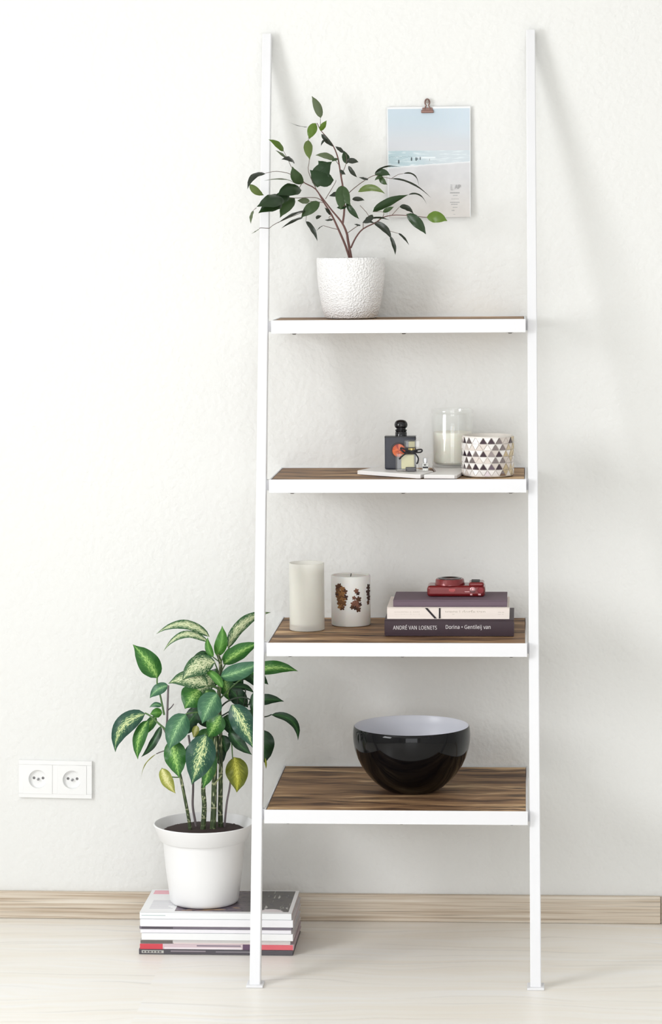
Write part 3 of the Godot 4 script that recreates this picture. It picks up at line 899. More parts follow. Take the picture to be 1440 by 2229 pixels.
func shelf_two() -> void:
	var y: float = SHELF_Y[1]
	var marble := mat(rgb(243, 241, 239), 0.35)
	var st := begin()
	slab(st, [Vector2(-0.067, 0.165), Vector2(-0.062, 0.172), Vector2(0.056, 0.262), Vector2(0.063, 0.262), Vector2(0.086, 0.186), Vector2(0.084, 0.178), Vector2(-0.012, 0.055), Vector2(-0.021, 0.055)], y + 0.0004, y + 0.0080, 0.001)
	var o := put(st, "marble_tray", marble)
	o.set_meta("label", "white stone tray under the perfume bottles on the second board")
	o.set_meta("category", "tray")
	st = begin()
	slab(st, [Vector2(0.070, 0.262), Vector2(0.130, 0.268), Vector2(0.135, 0.262), Vector2(0.164, 0.03), Vector2(0.160, 0.024), Vector2(0.082, 0.024), Vector2(0.078, 0.03), Vector2(0.092, 0.19)], y + 0.0004, y + 0.0075, 0.001)
	o = put(st, "marble_coaster", marble)
	o.set_meta("label", "white stone slab under the glass candle jar beside the perfume tray")
	o.set_meta("category", "coaster")
	black_perfume(Vector3(0.0185, y + 0.0083, 0.138))
	clear_perfume(Vector3(0.035, y + 0.0083, 0.192))
	mini_perfume(Vector3(0.0705, y + 0.0083, 0.198))
	# --- candle in a glass jar
	var J := thing("candle_jar", "clear glass jar with a rolled lip half filled with cream candle wax", "candle", Vector3(0.1215, y + 0.0078, 0.0715))
	st = begin()
	lathe(st, Vector3.ZERO, [Vector2(0, 0), Vector2(0.036, 0.0), Vector2(0.0405, 0.002), Vector2(0.0425, 0.008), Vector2(0.0425, 0.100), Vector2(0.0405, 0.105), Vector2(0.0405, 0.1075), Vector2(0.0425, 0.1095),
		Vector2(0.0430, 0.1135), Vector2(0.0420, 0.1165), Vector2(0.0395, 0.1170), Vector2(0.0385, 0.1145), Vector2(0.0385, 0.104), Vector2(0.0400, 0.099), Vector2(0.0400, 0.008), Vector2(0.036, 0.005), Vector2(0, 0.005)], 56)
	put(st, "jar", glass(Color(0.93, 0.95, 0.93), 0.09), J)
	st = begin()
	lathe(st, Vector3.ZERO, [Vector2(0, 0.0055), Vector2(0.034, 0.0055), Vector2(0.039, 0.010), Vector2(0.0393, 0.0695), Vector2(0.038, 0.0702), Vector2(0, 0.0700)], 48)
	var wax := mat(rgb(252, 247, 232), 0.55)
	wax.subsurf_scatter_enabled = true
	wax.subsurf_scatter_strength = 0.25
	put(st, "wax", wax, J)
	st = begin()
	tube(st, [Vector3(0, 0.069, 0), Vector3(0.0006, 0.077, 0), Vector3(0.002, 0.082, 0)], 0.0009, 0.0007, 6)
	put(st, "wick", mat(rgb(210, 200, 180), 0.9), J)
	mosaic_cup(Vector3(0.1945, y + 0.0003, 0.195))


func black_perfume(at: Vector3) -> void:
	var B := thing("perfume_bottle", "square black perfume bottle with an orange round window and a ball stopper", "perfume", at, "perfume bottles on the white tray")
	var black := mat(rgb(38, 40, 52), 0.28)
	var st := begin()
	box(st, Vector3(0, 0.0333, 0), Vector3(0.0625, 0.0662, 0.028), 0.0028)
	put(st, "body", black, B)
	var shiny := mat(rgb(14, 14, 18), 0.12)
	st = begin()
	box(st, Vector3(0.0, 0.0655, 0), Vector3(0.0628, 0.0035, 0.0283), 0.0012)
	put(st, "shoulder", shiny, B)
	st = begin()
	lathe(st, Vector3(0.0012, 0.0672, 0), [Vector2(0, 0), Vector2(0.0117, 0), Vector2(0.0117, 0.0065), Vector2(0.0108, 0.0075), Vector2(0.0108, 0.0085), Vector2(0.0117, 0.0095), Vector2(0.0117, 0.0120), Vector2(0.0095, 0.0132),
		Vector2(0.0095, 0.0152), Vector2(0.0118, 0.0165), Vector2(0.0131, 0.0195), Vector2(0.0133, 0.0225), Vector2(0.0122, 0.0268), Vector2(0.0095, 0.0300), Vector2(0.0052, 0.0318), Vector2(0, 0.0323)], 32)
	put(st, "stopper", shiny, B)
	var face := Basis(Vector3.RIGHT, PI / 2)
	var dot := Vector3(-0.0030, 0.0385, 0.0141)
	st = begin()
	lathe(st, dot, [Vector2(0.0162, -0.0004), Vector2(0.0158, 0.0007), Vector2(0.0132, 0.0007), Vector2(0.0128, 0.0)], 40, face)
	put(st, "window_ring", mat(rgb(40, 20, 22), 0.3), B)
	st = begin()
	lathe(st, dot, [Vector2(0.0131, 0.0001), Vector2(0.008, 0.0007), Vector2(0, 0.0010)], 36, face)
	var amber := mat(Color.WHITE, 0.25)
	var im := Image.create_empty(64, 64, false, Image.FORMAT_RGB8)
	var n := noise(8, 0.09)
	for yy in 64:
		for xx in 64:
			im.set_pixel(xx, yy, rgb(228, 116, 66).lerp(rgb(150, 40, 30), clampf(n.get_noise_2d(xx, yy) * 1.4 + (1.0 - yy / 63.0) * 0.35, 0.0, 1.0)))
	amber.albedo_texture = ImageTexture.create_from_image(im)
	put(st, "round_window", amber, B)


func clear_perfume(at: Vector3) -> void:
	var B := thing("perfume_bottle", "small clear perfume bottle with a black bow round its neck and a cube stopper", "perfume", at, "perfume bottles on the white tray")
	var st := begin()
	box(st, Vector3(0, 0.0185, 0), Vector3(0.047, 0.0366, 0.024), 0.003)
	var g := mat(Color(0.96, 0.97, 0.94, 0.03), 0.02)
	g.transparency = BaseMaterial3D.TRANSPARENCY_ALPHA
	put(st, "body", g, B)
	st = begin()
	box(st, Vector3(0.0005, 0.0195, 0), Vector3(0.026, 0.029, 0.0155), 0.002)
	put(st, "perfume", mat(rgb(196, 190, 140), 0.15), B)
	st = begin()
	box(st, Vector3(0.0070, 0.0050, 0.0122), Vector3(0.021, 0.0086, 0.0012), 0.0004)
	put(st, "label_plate", mat(rgb(66, 64, 68), 0.4), B)
	st = begin()
	box(st, Vector3(0.0070, 0.0064, 0.0129), Vector3(0.018, 0.0009, 0.0004))
	box(st, Vector3(0.0070, 0.0036, 0.0129), Vector3(0.015, 0.0009, 0.0004))
	put(st, "print", mat(rgb(150, 148, 148), 0.5), B)
	st = begin()
	lathe(st, Vector3(0.008, 0.0366, 0), [Vector2(0, 0), Vector2(0.0075, 0), Vector2(0.0068, 0.002), Vector2(0.0068, 0.0100), Vector2(0, 0.0100)], 24)
	put(st, "neck", mat(rgb(200, 180, 120), 0.25, 0.7), B)
	st = begin()
	box(st, Vector3(0.0100, 0.0545, 0), Vector3(0.0315, 0.0165, 0.020), 0.003)
	put(st, "stopper", g, B)
	st = begin()
	box(st, Vector3(0.0085, 0.0540, 0), Vector3(0.0125, 0.0115, 0.010), 0.001)
	put(st, "stopper_core", mat(rgb(158, 152, 104), 0.25), B)
	st = begin()
	var rib := mat(rgb(24, 22, 26), 0.5)
	var z := 0.0125
	tube(st, smooth_path([Vector3(0.0085, 0.0405, z), Vector3(0.018, 0.0435, z + 0.002), Vector3(0.027, 0.0445, z), Vector3(0.0295, 0.0420, z), Vector3(0.026, 0.0390, z), Vector3(0.017, 0.0390, z + 0.002), Vector3(0.0085, 0.0400, z)], 4), 0.0016, 0.0016, 6)
	tube(st, smooth_path([Vector3(0.0085, 0.0405, z), Vector3(-0.002, 0.0440, z + 0.002), Vector3(-0.012, 0.0480, z), Vector3(-0.0125, 0.0450, z), Vector3(-0.009, 0.0410, z + 0.002), Vector3(-0.002, 0.0375, z), Vector3(0.0085, 0.0400, z)], 4), 0.0016, 0.0016, 6)
	tube(st, smooth_path([Vector3(0.0095, 0.0395, z), Vector3(0.017, 0.0350, z + 0.001), Vector3(0.0215, 0.0270, z), Vector3(0.0205, 0.0190, z + 0.001), Vector3(0.0185, 0.0165, z)], 4), 0.0012, 0.0020, 6)
	tube(st, smooth_path([Vector3(0.0070, 0.0395, z), Vector3(-0.006, 0.0345, z + 0.001), Vector3(-0.0165, 0.0255, z)], 4), 0.0012, 0.0018, 6)
	box(st, Vector3(0.0085, 0.0403, z + 0.0005), Vector3(0.0060, 0.0048, 0.004), 0.0012)
	lathe(st, Vector3(0.008, 0.0395, 0), [Vector2(0.0078, -0.001), Vector2(0.0120, -0.001), Vector2(0.0124, 0.0005), Vector2(0.0120, 0.002), Vector2(0.0078, 0.002)], 24)
	put(st, "bow", rib, B)


func mini_perfume(at: Vector3) -> void:
	var B := thing("perfume_bottle", "tiny clear bottle with black print at the right end of the perfume tray", "perfume", at, "perfume bottles on the white tray")
	var g := mat(Color(0.97, 0.98, 0.98, 0.05), 0.02)
	g.transparency = BaseMaterial3D.TRANSPARENCY_ALPHA
	var st := begin()
	box(st, Vector3(0, 0.0085, 0), Vector3(0.0145, 0.0166, 0.0095), 0.0015)
	put(st, "body", g, B)
	st = begin()
	box(st, Vector3(0, 0.0075, 0), Vector3(0.0110, 0.0120, 0.0060), 0.001)
	put(st, "perfume", mat(rgb(226, 226, 220), 0.2), B)
	st = begin()
	box(st, Vector3(0.0002, 0.0085, 0.0050), Vector3(0.0105, 0.0034, 0.0006))
	box(st, Vector3(-0.0008, 0.0135, 0.0050), Vector3(0.0040, 0.0024, 0.0006))
	put(st, "print", mat(rgb(52, 50, 52), 0.5), B)
	st = begin()
	lathe(st, Vector3(0, 0.0166, 0), [Vector2(0, 0), Vector2(0.0036, 0), Vector2(0.0036, 0.0020), Vector2(0.0046, 0.0024), Vector2(0.0046, 0.0100), Vector2(0.0038, 0.0108), Vector2(0, 0.0108)], 20)
	put(st, "cap", mat(rgb(226, 228, 230), 0.2, 0.5), B)


func mosaic_cup(at: Vector3) -> void:
	var C := thing("mosaic_candle_holder", "round candle holder covered in mirrored and pearl triangle tiles", "candle holder", at)
	var R := 0.0500
	var st := begin()
	lathe(st, Vector3.ZERO, [Vector2(0, 0), Vector2(R - 0.002, 0), Vector2(R, 0.001), Vector2(R, 0.079), Vector2(R - 0.0005, 0.0802), Vector2(R - 0.003, 0.0802), Vector2(R - 0.0035, 0.079), Vector2(R - 0.0035, 0.006), Vector2(0, 0.006)], 60)
	put(st, "cup", mat(rgb(226, 220, 212), 0.5), C)
	var pal := [mat(rgb(240, 236, 232), 0.25), mat(rgb(222, 212, 204), 0.22), mat(rgb(84, 70, 78), 0.1, 0.55), mat(rgb(150, 140, 140), 0.1, 0.8), mat(rgb(212, 194, 160), 0.2, 0.3)]
	var rng := RandomNumberGenerator.new()
	rng.seed = 12
	var rows := 6
	var cols := 20
	var rh := 0.0128
	for r in rows:
		for c in cols * 2:
			var half := TAU / cols * 0.5
			var mid: float = half * (c + (r % 2))
			var up := (c % 2) == 0
			if cos(mid) < -0.25:
				continue   # the far half of the tiling faces the wall and cannot be seen
			var y0 := 0.0018 + r * rh
			var yb := y0 if up else y0 + rh
			var yt := y0 + rh if up else y0
			var k := 0.86
			var cy := (yb * 2 + yt) / 3.0
			var tilt := Vector2(rng.randf_range(-0.0009, 0.0009), rng.randf_range(-0.0009, 0.0009))
			var p := []
			for q in [[mid - half, yb], [mid + half, yb], [mid, yt]]:
				p.append([mid + (q[0] - mid) * k, cy + (q[1] - cy) * k])
			st = begin()
			var lo := []
			var hi := []
			for q in 3:
				var dr := Vector3(sin(p[q][0]), 0, cos(p[q][0]))
				lo.append(dr * (R - 0.0006) + Vector3(0, p[q][1], 0))
				hi.append(dr * (R + 0.0016 + (tilt.x if q == 0 else tilt.y if q == 2 else 0.0)) + Vector3(0, p[q][1], 0))
			var n: Vector3 = (hi[1] - hi[0]).cross(hi[2] - hi[0]).normalized()
			var out := Vector3(sin(mid), 0, cos(mid))
			if n.dot(out) < 0:
				n = -n
			tri(st, hi, [n, n, n], [Vector2.ZERO, Vector2.ZERO, Vector2.ZERO])
			var ctr: Vector3 = (hi[0] + hi[1] + hi[2]) / 3
			for q in 3:
				var q2 := (q + 1) % 3
				var e: Vector3 = (hi[q2] - hi[q]).cross(out).normalized()
				if e.dot((hi[q] + hi[q2]) / 2 - ctr) < 0:
					e = -e
				quad(st, [lo[q], lo[q2], hi[q2], hi[q]], [e, e, e, e], [Vector2.ZERO, Vector2.ZERO, Vector2.ZERO, Vector2.ZERO])
			var which := 0
			if up and r % 2 == 1:
				which = [2, 2, 3, 2][rng.randi() % 4]
			elif up:
				which = [3, 1, 0, 1][rng.randi() % 4]
			else:
				which = [0, 0, 0, 1][rng.randi() % 4]
			if mid > 0.75 and mid < PI and rng.randf() < 0.75:
				which = [4, 1, 4][rng.randi() % 3]
			put(st, "tile", pal[which], C)
	st = begin()
	lathe(st, Vector3.ZERO, [Vector2(0, 0.006), Vector2(0.0460, 0.006), Vector2(0.0460, 0.052), Vector2(0, 0.051)], 40)
	put(st, "wax", mat(rgb(246, 240, 228), 0.5), C)


func shelf_three() -> void:
	var y: float = SHELF_Y[2]
	# --- tall tumbler candle
	var T := thing("tall_candle", "tall plain cream candle in a frosted glass tumbler on the third board", "candle", Vector3(-0.1695, y, 0.1825))
	var st := begin()
	lathe(st, Vector3.ZERO, [Vector2(0, 0), Vector2(0.0335, 0.0), Vector2(0.0352, 0.0015), Vector2(0.0352, 0.1345), Vector2(0.0345, 0.1352), Vector2(0.0335, 0.1345), Vector2(0.0332, 0.012), Vector2(0, 0.012)], 56)
	var frost := mat(Color(0.99, 0.985, 0.955, 0.5), 0.45)
	frost.transparency = BaseMaterial3D.TRANSPARENCY_ALPHA
	put(st, "tumbler", frost, T)
	st = begin()
	lathe(st, Vector3.ZERO, [Vector2(0, 0.0125), Vector2(0.0325, 0.0125), Vector2(0.0328, 0.1195), Vector2(0.0318, 0.1205), Vector2(0, 0.1198)], 48)
	var wax := mat(rgb(251, 246, 228), 0.5)
	wax.subsurf_scatter_enabled = true
	wax.subsurf_scatter_strength = 0.3
	put(st, "wax", wax, T)
	# --- pillar candle with dried flowers set into its side
	var P := thing("pillar_candle", "wide white pillar candle with brown dried flowers set into its side", "candle", Vector3(-0.0860, y, 0.1076))
	st = begin()
	lathe(st, Vector3.ZERO, [Vector2(0, 0), Vector2(0.0385, 0.0), Vector2(0.0398, 0.0015), Vector2(0.0400, 0.0985), Vector2(0.0390, 0.1010), Vector2(0.0360, 0.1012), Vector2(0.0345, 0.0985), Vector2(0.0, 0.0975)], 56)
	var w2 := mat(rgb(244, 242, 238), 0.5)
	w2.subsurf_scatter_enabled = true
	w2.subsurf_scatter_strength = 0.25
	put(st, "wax", w2, P)
	st = begin()
	tube(st, [Vector3(0, 0.097, 0), Vector3(0.001, 0.104, 0)], 0.0009, 0.0008, 6)
	put(st, "wick", mat(rgb(80, 70, 60), 0.9), P)
	var rng := RandomNumberGenerator.new()
	rng.seed = 5
	var browns := [mat(rgb(112, 76, 42), 0.7), mat(rgb(86, 54, 32), 0.7), mat(rgb(150, 106, 62), 0.7), mat(rgb(132, 88, 70), 0.7), mat(rgb(64, 40, 32), 0.7)]
	# angle round the candle (0 faces the room), height, size, tone
	var bits := [[-0.62, 0.080, 0.0062, 1], [-0.50, 0.083, 0.0055, 1], [-0.34, 0.077, 0.0062, 2], [-0.58, 0.071, 0.0078, 0], [-0.36, 0.068, 0.0085, 2], [-0.20, 0.072, 0.0058, 1], [-0.52, 0.060, 0.0085, 0], [-0.30, 0.058, 0.0080, 2],
		[-0.18, 0.060, 0.0062, 4], [-0.66, 0.064, 0.0050, 4], [-0.46, 0.050, 0.0082, 0], [-0.28, 0.048, 0.0070, 0], [-0.44, 0.041, 0.0070, 2], [-0.34, 0.039, 0.0055, 1],
		[0.40, 0.073, 0.0052, 3], [0.48, 0.068, 0.0044, 4], [0.28, 0.059, 0.0042, 3], [0.52, 0.056, 0.0060, 1], [0.40, 0.050, 0.0056, 3], [0.24, 0.047, 0.0056, 3], [0.46, 0.042, 0.0062, 3], [0.18, 0.040, 0.0046, 1],
		[0.36, 0.039, 0.0050, 4], [0.50, 0.035, 0.0056, 1], [0.58, 0.045, 0.0048, 4], [1.22, 0.078, 0.0070, 4], [1.20, 0.068, 0.0080, 4], [1.24, 0.056, 0.0070, 4], [1.18, 0.047, 0.0050, 1]]
	for q in bits:
		var dir := Vector3(sin(q[0] - 0.05), 0, cos(q[0] - 0.05))
		st = begin()
		var s: float = q[2]
		var bs := Basis(Vector3.UP.cross(dir).normalized(), Vector3.UP, dir)
		var c: Vector3 = dir * 0.0392 + Vector3(0, q[1], 0)
		for k in 5:   # curled petals round a small heart
			var t: float = TAU * k / 5.0 + q[1] * 300.0
			var off := (bs.x * cos(t) + bs.y * sin(t)) * s * 0.52
			blob(st, c + off, bs.rotated(dir, t), Vector3(s * 0.62, s * 0.42, 0.0019))
		blob(st, c + dir * 0.0005, bs, Vector3(s * 0.36, s * 0.36, 0.0022))
		put(st, "dried_flower", browns[q[3]], P)
	# --- books
	book(Vector3(0.1178, y, 0.268), Vector3(0.2546, 0.0325, 0.172), mat(rgb(56, 38, 47), 0.5), "hardback book with a dark plum spine and white lettering, lowest of three", 0.0, 0)
	book(Vector3(0.1158, y + 0.0328, 0.262), Vector3(0.2410, 0.0233, 0.160), mat(rgb(243, 232, 224), 0.6), "cream spined book with two black bars, middle of three", 0.0, 1)
	book(Vector3(0.1195, y + 0.0564, 0.256), Vector3(0.2245, 0.0136, 0.124), mat(rgb(112, 94, 106), 0.7), "thin mauve grey book under the red camera", 0.0, 2)
	red_camera(Vector3(0.1305, y + 0.0703, 0.185))


func blob(st: SurfaceTool, c: Vector3, b: Basis, s: Vector3) -> void:
	var rows := 5
	var cols := 8
	for i in rows:
		for j in cols:
			var ps := []
			var ns := []
			for k in [[i, j], [i + 1, j], [i + 1, j + 1], [i, j + 1]]:
				var a: float = PI * k[0] / rows
				var t: float = TAU * k[1] / cols
				var d := Vector3(sin(a) * cos(t), sin(a) * sin(t), cos(a))
				ps.append(c + b * (d * s))
				ns.append((b * Vector3(d.x / s.x, d.y / s.y, d.z / s.z)).normalized())
			quad(st, ps, ns, [Vector2.ZERO, Vector2.ZERO, Vector2.ZERO, Vector2.ZERO])


func book(at: Vector3, s: Vector3, cover: Material, label: String, turn: float, kind: int) -> void:
	# at: middle of the spine's lower edge; the spine faces the room
	var B := thing("book", label, "book", at, "books stacked on the third board")
	B.rotation.y = turn
	var st := begin()
	var th := 0.0022 if kind != 1 else 0.0012
	box(st, Vector3(0, th / 2 + 0.0001, -s.z / 2), Vector3(s.x, th, s.z), 0.0006)
	box(st, Vector3(0, s.y - th / 2, -s.z / 2), Vector3(s.x, th, s.z), 0.0006)
	# spine, a little rounded
	var n := 8
	for i in n:
		var a0 := float(i) / n
		var a1 := float(i + 1) / n
		var bow := 0.004 if kind == 0 else 0.0012
		var p := []
		var nn := []
		for k in [[-1.0, a0], [1.0, a0], [1.0, a1], [-1.0, a1]]:
			p.append(Vector3(k[0] * s.x / 2, s.y * k[1], -0.002 + bow * sin(PI * k[1])))
			nn.append(Vector3(0, -cos(PI * k[1]) * bow * 40.0 * 0.5, 1).normalized())
		quad(st, p, nn, [Vector2.ZERO, Vector2.ZERO, Vector2.ZERO, Vector2.ZERO])
		var q := []
		for k in [[-1.0, a0], [1.0, a0], [1.0, a1], [-1.0, a1]]:
			q.append(Vector3(k[0] * s.x / 2, s.y * k[1], -0.0045))
		quad(st, q, [Vector3.BACK * -1, Vector3.BACK * -1, Vector3.BACK * -1, Vector3.BACK * -1], [Vector2.ZERO, Vector2.ZERO, Vector2.ZERO, Vector2.ZERO])
		for e in [0, 1]:
			var nx := Vector3(-1 if e == 0 else 1, 0, 0)
			quad(st, [p[e], q[e], q[3 - e], p[3 - e]], [nx, nx, nx, nx], [Vector2.ZERO, Vector2.ZERO, Vector2.ZERO, Vector2.ZERO])
	put(st, "cover", cover, B)
	st = begin()
	box(st, Vector3(0, s.y / 2, -s.z / 2 - 0.001), Vector3(s.x - 0.006, s.y - th * 2, s.z - 0.008), 0.0005)
	var pages := mat(rgb(216, 206, 196), 0.9)
	put(st, "pages", pages, B)
	if kind == 0:
		var ink := mat(rgb(236, 232, 232), 0.7)
		letters("ANDRÉ VAN LOENETS", 0.0076, Vector3(-0.1105, 0.0132, 0.0019), ink, B, false, 0.0, )
		letters("Dorina • Gentileij van", 0.0076, Vector3(-0.0065, 0.0122, 0.0019), ink, B, false, 0.0)
		fit_letters(B, [0.0865, 0.0880])
	elif kind == 1:
		var grey := mat(rgb(186, 176, 164), 0.8)
		letters("WANDERN & ORTE", 0.0050, Vector3(-0.106, 0.0095, -0.0010), grey, B, false, 0.0)
		letters("wege i dorfe van", 0.0062, Vector3(-0.006, 0.0090, -0.0010), grey, B, true, 0.0)
		letters("zs", 0.0062, Vector3(0.098, 0.0095, -0.0010), grey, B, true, 0.0)
		fit_letters(B, [0.050, 0.080, 0.0125])
		st = begin()
		var dark := mat(rgb(34, 26, 32), 0.6)
		for bar in [[-0.0465, -0.0415, -0.0265, -0.0215], [-0.0180, -0.0150, -0.0185, -0.0150]]:
			var z := -0.0002
			quad(st, [Vector3(bar[2], 0.0006, z), Vector3(bar[3], 0.0006, z), Vector3(bar[1], s.y - 0.0004, z), Vector3(bar[0], s.y - 0.0004, z)], [Vector3.BACK, Vector3.BACK, Vector3.BACK, Vector3.BACK], [Vector2.ZERO, Vector2.ZERO, Vector2.ZERO, Vector2.ZERO])
		put(st, "spine_bar", dark, B)


func fit_letters(parent: Node, widths: Array) -> void:
	# stretches each run of lettering under parent to its printed width
	var i := 0
	for o in parent.get_children():
		if o is MeshInstance3D and o.mesh is TextMesh:
			var bb: AABB = o.mesh.get_aabb()
			var k: float = widths[i] / bb.size.x
			var left: float = o.position.x
			o.transform = Transform3D(Basis.from_scale(Vector3(k, 1, 1)), Vector3(left - bb.position.x * k, o.position.y, o.position.z))
			i += 1


func red_camera(at: Vector3) -> void:
	var C := thing("compact_camera", "red compact camera lying on its back on the mauve book", "camera", at)
	var red := mat(rgb(118, 6, 13), 0.18, 0.15)
	red.clearcoat_enabled = true
	red.clearcoat = 0.6
	var st := begin()
	box(st, Vector3(0, 0.0112, 0), Vector3(0.1155, 0.0222, 0.058), 0.0065)
	put(st, "body", red, C)
	st = begin()
	lathe(st, Vector3(-0.0130, 0.0215, 0.0), [Vector2(0.0300, 0), Vector2(0.0300, 0.0030), Vector2(0.0290, 0.0046), Vector2(0.0285, 0.0100), Vector2(0.0270, 0.0120), Vector2(0.0235, 0.0124), Vector2(0.0215, 0.0110), Vector2(0.0, 0.0108)], 48)
	put(st, "lens_barrel", red, C)
	st = begin()
	lathe(st, Vector3(-0.0130, 0.0330, 0.0), [Vector2(0.0222, -0.0015), Vector2(0.0222, 0.0016), Vector2(0.0170, 0.0018), Vector2(0.0140, -0.0008), Vector2(0, -0.0012)], 40)
	put(st, "lens_ring", mat(rgb(26, 20, 22), 0.2), C)
	st = begin()
	box(st, Vector3(0.0405, 0.0245, 0.006), Vector3(0.0300, 0.0090, 0.044), 0.0040)
	put(st, "grip", red, C)
	st = begin()
	box(st, Vector3(0.0385, 0.0290, 0.004), Vector3(0.0170, 0.0024, 0.034), 0.0011)
	put(st, "grip_pad", mat(rgb(24, 26, 26), 0.5), C)
	var chrome := mat(rgb(196, 150, 152), 0.25, 0.7)
	st = begin()
	lathe(st, Vector3(0.0330, 0.0145, 0.0275), [Vector2(0.0058, 0), Vector2(0.0058, 0.0028), Vector2(0.0048, 0.0036), Vector2(0, 0.0036)], 24, Basis(Vector3.RIGHT, PI / 2))
	put(st, "shutter_button", chrome, C)
	st = begin()
	lathe(st, Vector3(0.0490, 0.0135, 0.0270), [Vector2(0.0066, 0), Vector2(0.0066, 0.0030), Vector2(0.0060, 0.0036), Vector2(0, 0.0036)], 28, Basis(Vector3.RIGHT, PI / 2))
	put(st, "mode_dial", mat(rgb(120, 30, 36), 0.3, 0.4), C)
	st = begin()
	box(st, Vector3(0.0220, 0.0105, 0.0288), Vector3(0.0105, 0.0020, 0.0016), 0.0006)
	box(st, Vector3(0.0300, 0.0050, 0.0280), Vector3(0.0050, 0.0040, 0.0020), 0.0006)
	box(st, Vector3(0.0465, 0.0050, 0.0280), Vector3(0.0060, 0.0040, 0.0020), 0.0006)
	put(st, "button_plate", chrome, C)
	st = begin()
	box(st, Vector3(-0.0080, 0.0140, 0.0290), Vector3(0.0125, 0.0050, 0.0006), 0.0002)
	box(st, Vector3(-0.0080, 0.0105, 0.0290), Vector3(0.0080, 0.0014, 0.0006), 0.0002)
	put(st, "badge", mat(rgb(186, 84, 84), 0.4), C)


func bowl() -> void:
	var B := thing("bowl", "large glossy black bowl with a pale grey inside on the lowest board", "bowl", Vector3(0.0412, SHELF_Y[3], 0.239))
	var st := begin()
	lathe(st, Vector3.ZERO, [Vector2(0, 0.002), Vector2(0.044, 0.002), Vector2(0.047, 0.0004), Vector2(0.0505, 0.0006), Vector2(0.056, 0.0035), Vector2(0.066, 0.010), Vector2(0.079, 0.0215), Vector2(0.0905, 0.035), Vector2(0.1005, 0.050),
		Vector2(0.1080, 0.066), Vector2(0.1133, 0.083), Vector2(0.1160, 0.099), Vector2(0.1167, 0.111), Vector2(0.1158, 0.122), Vector2(0.1146, 0.1275), Vector2(0.1134, 0.1285)], 96)
	var gloss := mat(rgb(7, 7, 9), 0.06)
	gloss.metallic_specular = 0.36
	put(st, "outside", gloss, B)
	st = begin()
	lathe(st, Vector3.ZERO, [Vector2(0.1134, 0.1285), Vector2(0.1122, 0.1270), Vector2(0.1120, 0.111), Vector2(0.1090, 0.085), Vector2(0.1030, 0.064), Vector2(0.092, 0.044), Vector2(0.076, 0.026), Vector2(0.055, 0.012), Vector2(0.03, 0.007), Vector2(0, 0.006)], 96)
	put(st, "inside", mat(rgb(226, 228, 236), 0.35), B)


func socket() -> void:
	var S := thing("wall_socket", "white double power socket low on the plaster wall", "socket", Vector3(-0.7147, 0.2942, 0.0))
	S.rotation.z = deg_to_rad(-0.9)
	var white := mat(rgb(247, 247, 246), 0.3)
	var st := begin()
	for q in [[-0.0721, 0.0, 0.0103, 0.0608], [0.0716, 0.0, 0.0113, 0.0608], [-0.0005, 0.0, 0.011, 0.0608], [0.0, 0.0349, 0.1545, 0.0088], [0.0, -0.0349, 0.1545, 0.0088]]:
		box(st, Vector3(q[0], q[1], 0.0042), Vector3(q[2], q[3], 0.0086), 0.0005)
	put(st, "frame", white, S)
	for k in 2:
		var cx: float = [-0.0365, 0.0355][k]
		st = begin()
		# square insert with a round sunk well
		var z := 0.0096
		var h := 0.0305
		var segs := 48
		for i in segs:
			var t0 := TAU * i / segs
			var t1 := TAU * (i + 1) / segs
			var ps := []
			for t in [t0, t1]:
				var d := Vector2(cos(t), sin(t))
				var k2: float = h / maxf(absf(d.x), absf(d.y))
				ps.append([Vector3(cx + d.x * 0.0195, d.y * 0.0195, z), Vector3(cx + d.x * k2, d.y * k2, z)])
			var f := Vector3.BACK
			var zz := [Vector2.ZERO, Vector2.ZERO, Vector2.ZERO, Vector2.ZERO]
			quad(st, [ps[0][0], ps[0][1], ps[1][1], ps[1][0]], [f, f, f, f], zz)
			var o0 := Vector3(cos(t0), sin(t0), 0)
			var o1 := Vector3(cos(t1), sin(t1), 0)
			var down := Vector3(0, 0, -0.0085)
			quad(st, [ps[0][1], ps[1][1], ps[1][1] + down, ps[0][1] + down], [o0, o1, o1, o0], zz)
		lathe(st, Vector3(cx, 0, 0), [Vector2(0, 0.0012), Vector2(0.0188, 0.0012), Vector2(0.0191, 0.0018), Vector2(0.0195, z)], 48, Basis(Vector3.RIGHT, PI / 2))
		var ins := put(st, "insert", white, S)
		var hole := mat(rgb(128, 126, 126), 0.8)
		for x in [-0.0095, 0.0095]:
			st = begin()
			lathe(st, Vector3(cx + x, 0.001, 0.0), [Vector2(0, 0.0016), Vector2(0.0026, 0.0016), Vector2(0.0030, 0.0012)], 16, Basis(Vector3.RIGHT, PI / 2))
			put(st, "pin_hole", hole, ins)
		st = begin()
		lathe(st, Vector3(cx, -0.001, 0.0), [Vector2(0.0024, 0.0012), Vector2(0.0024, 0.0076), Vector2(0.0016, 0.0084), Vector2(0, 0.0085)], 16, Basis(Vector3.RIGHT, PI / 2))
		put(st, "earth_pin", mat(rgb(150, 150, 152), 0.4, 0.6), ins)


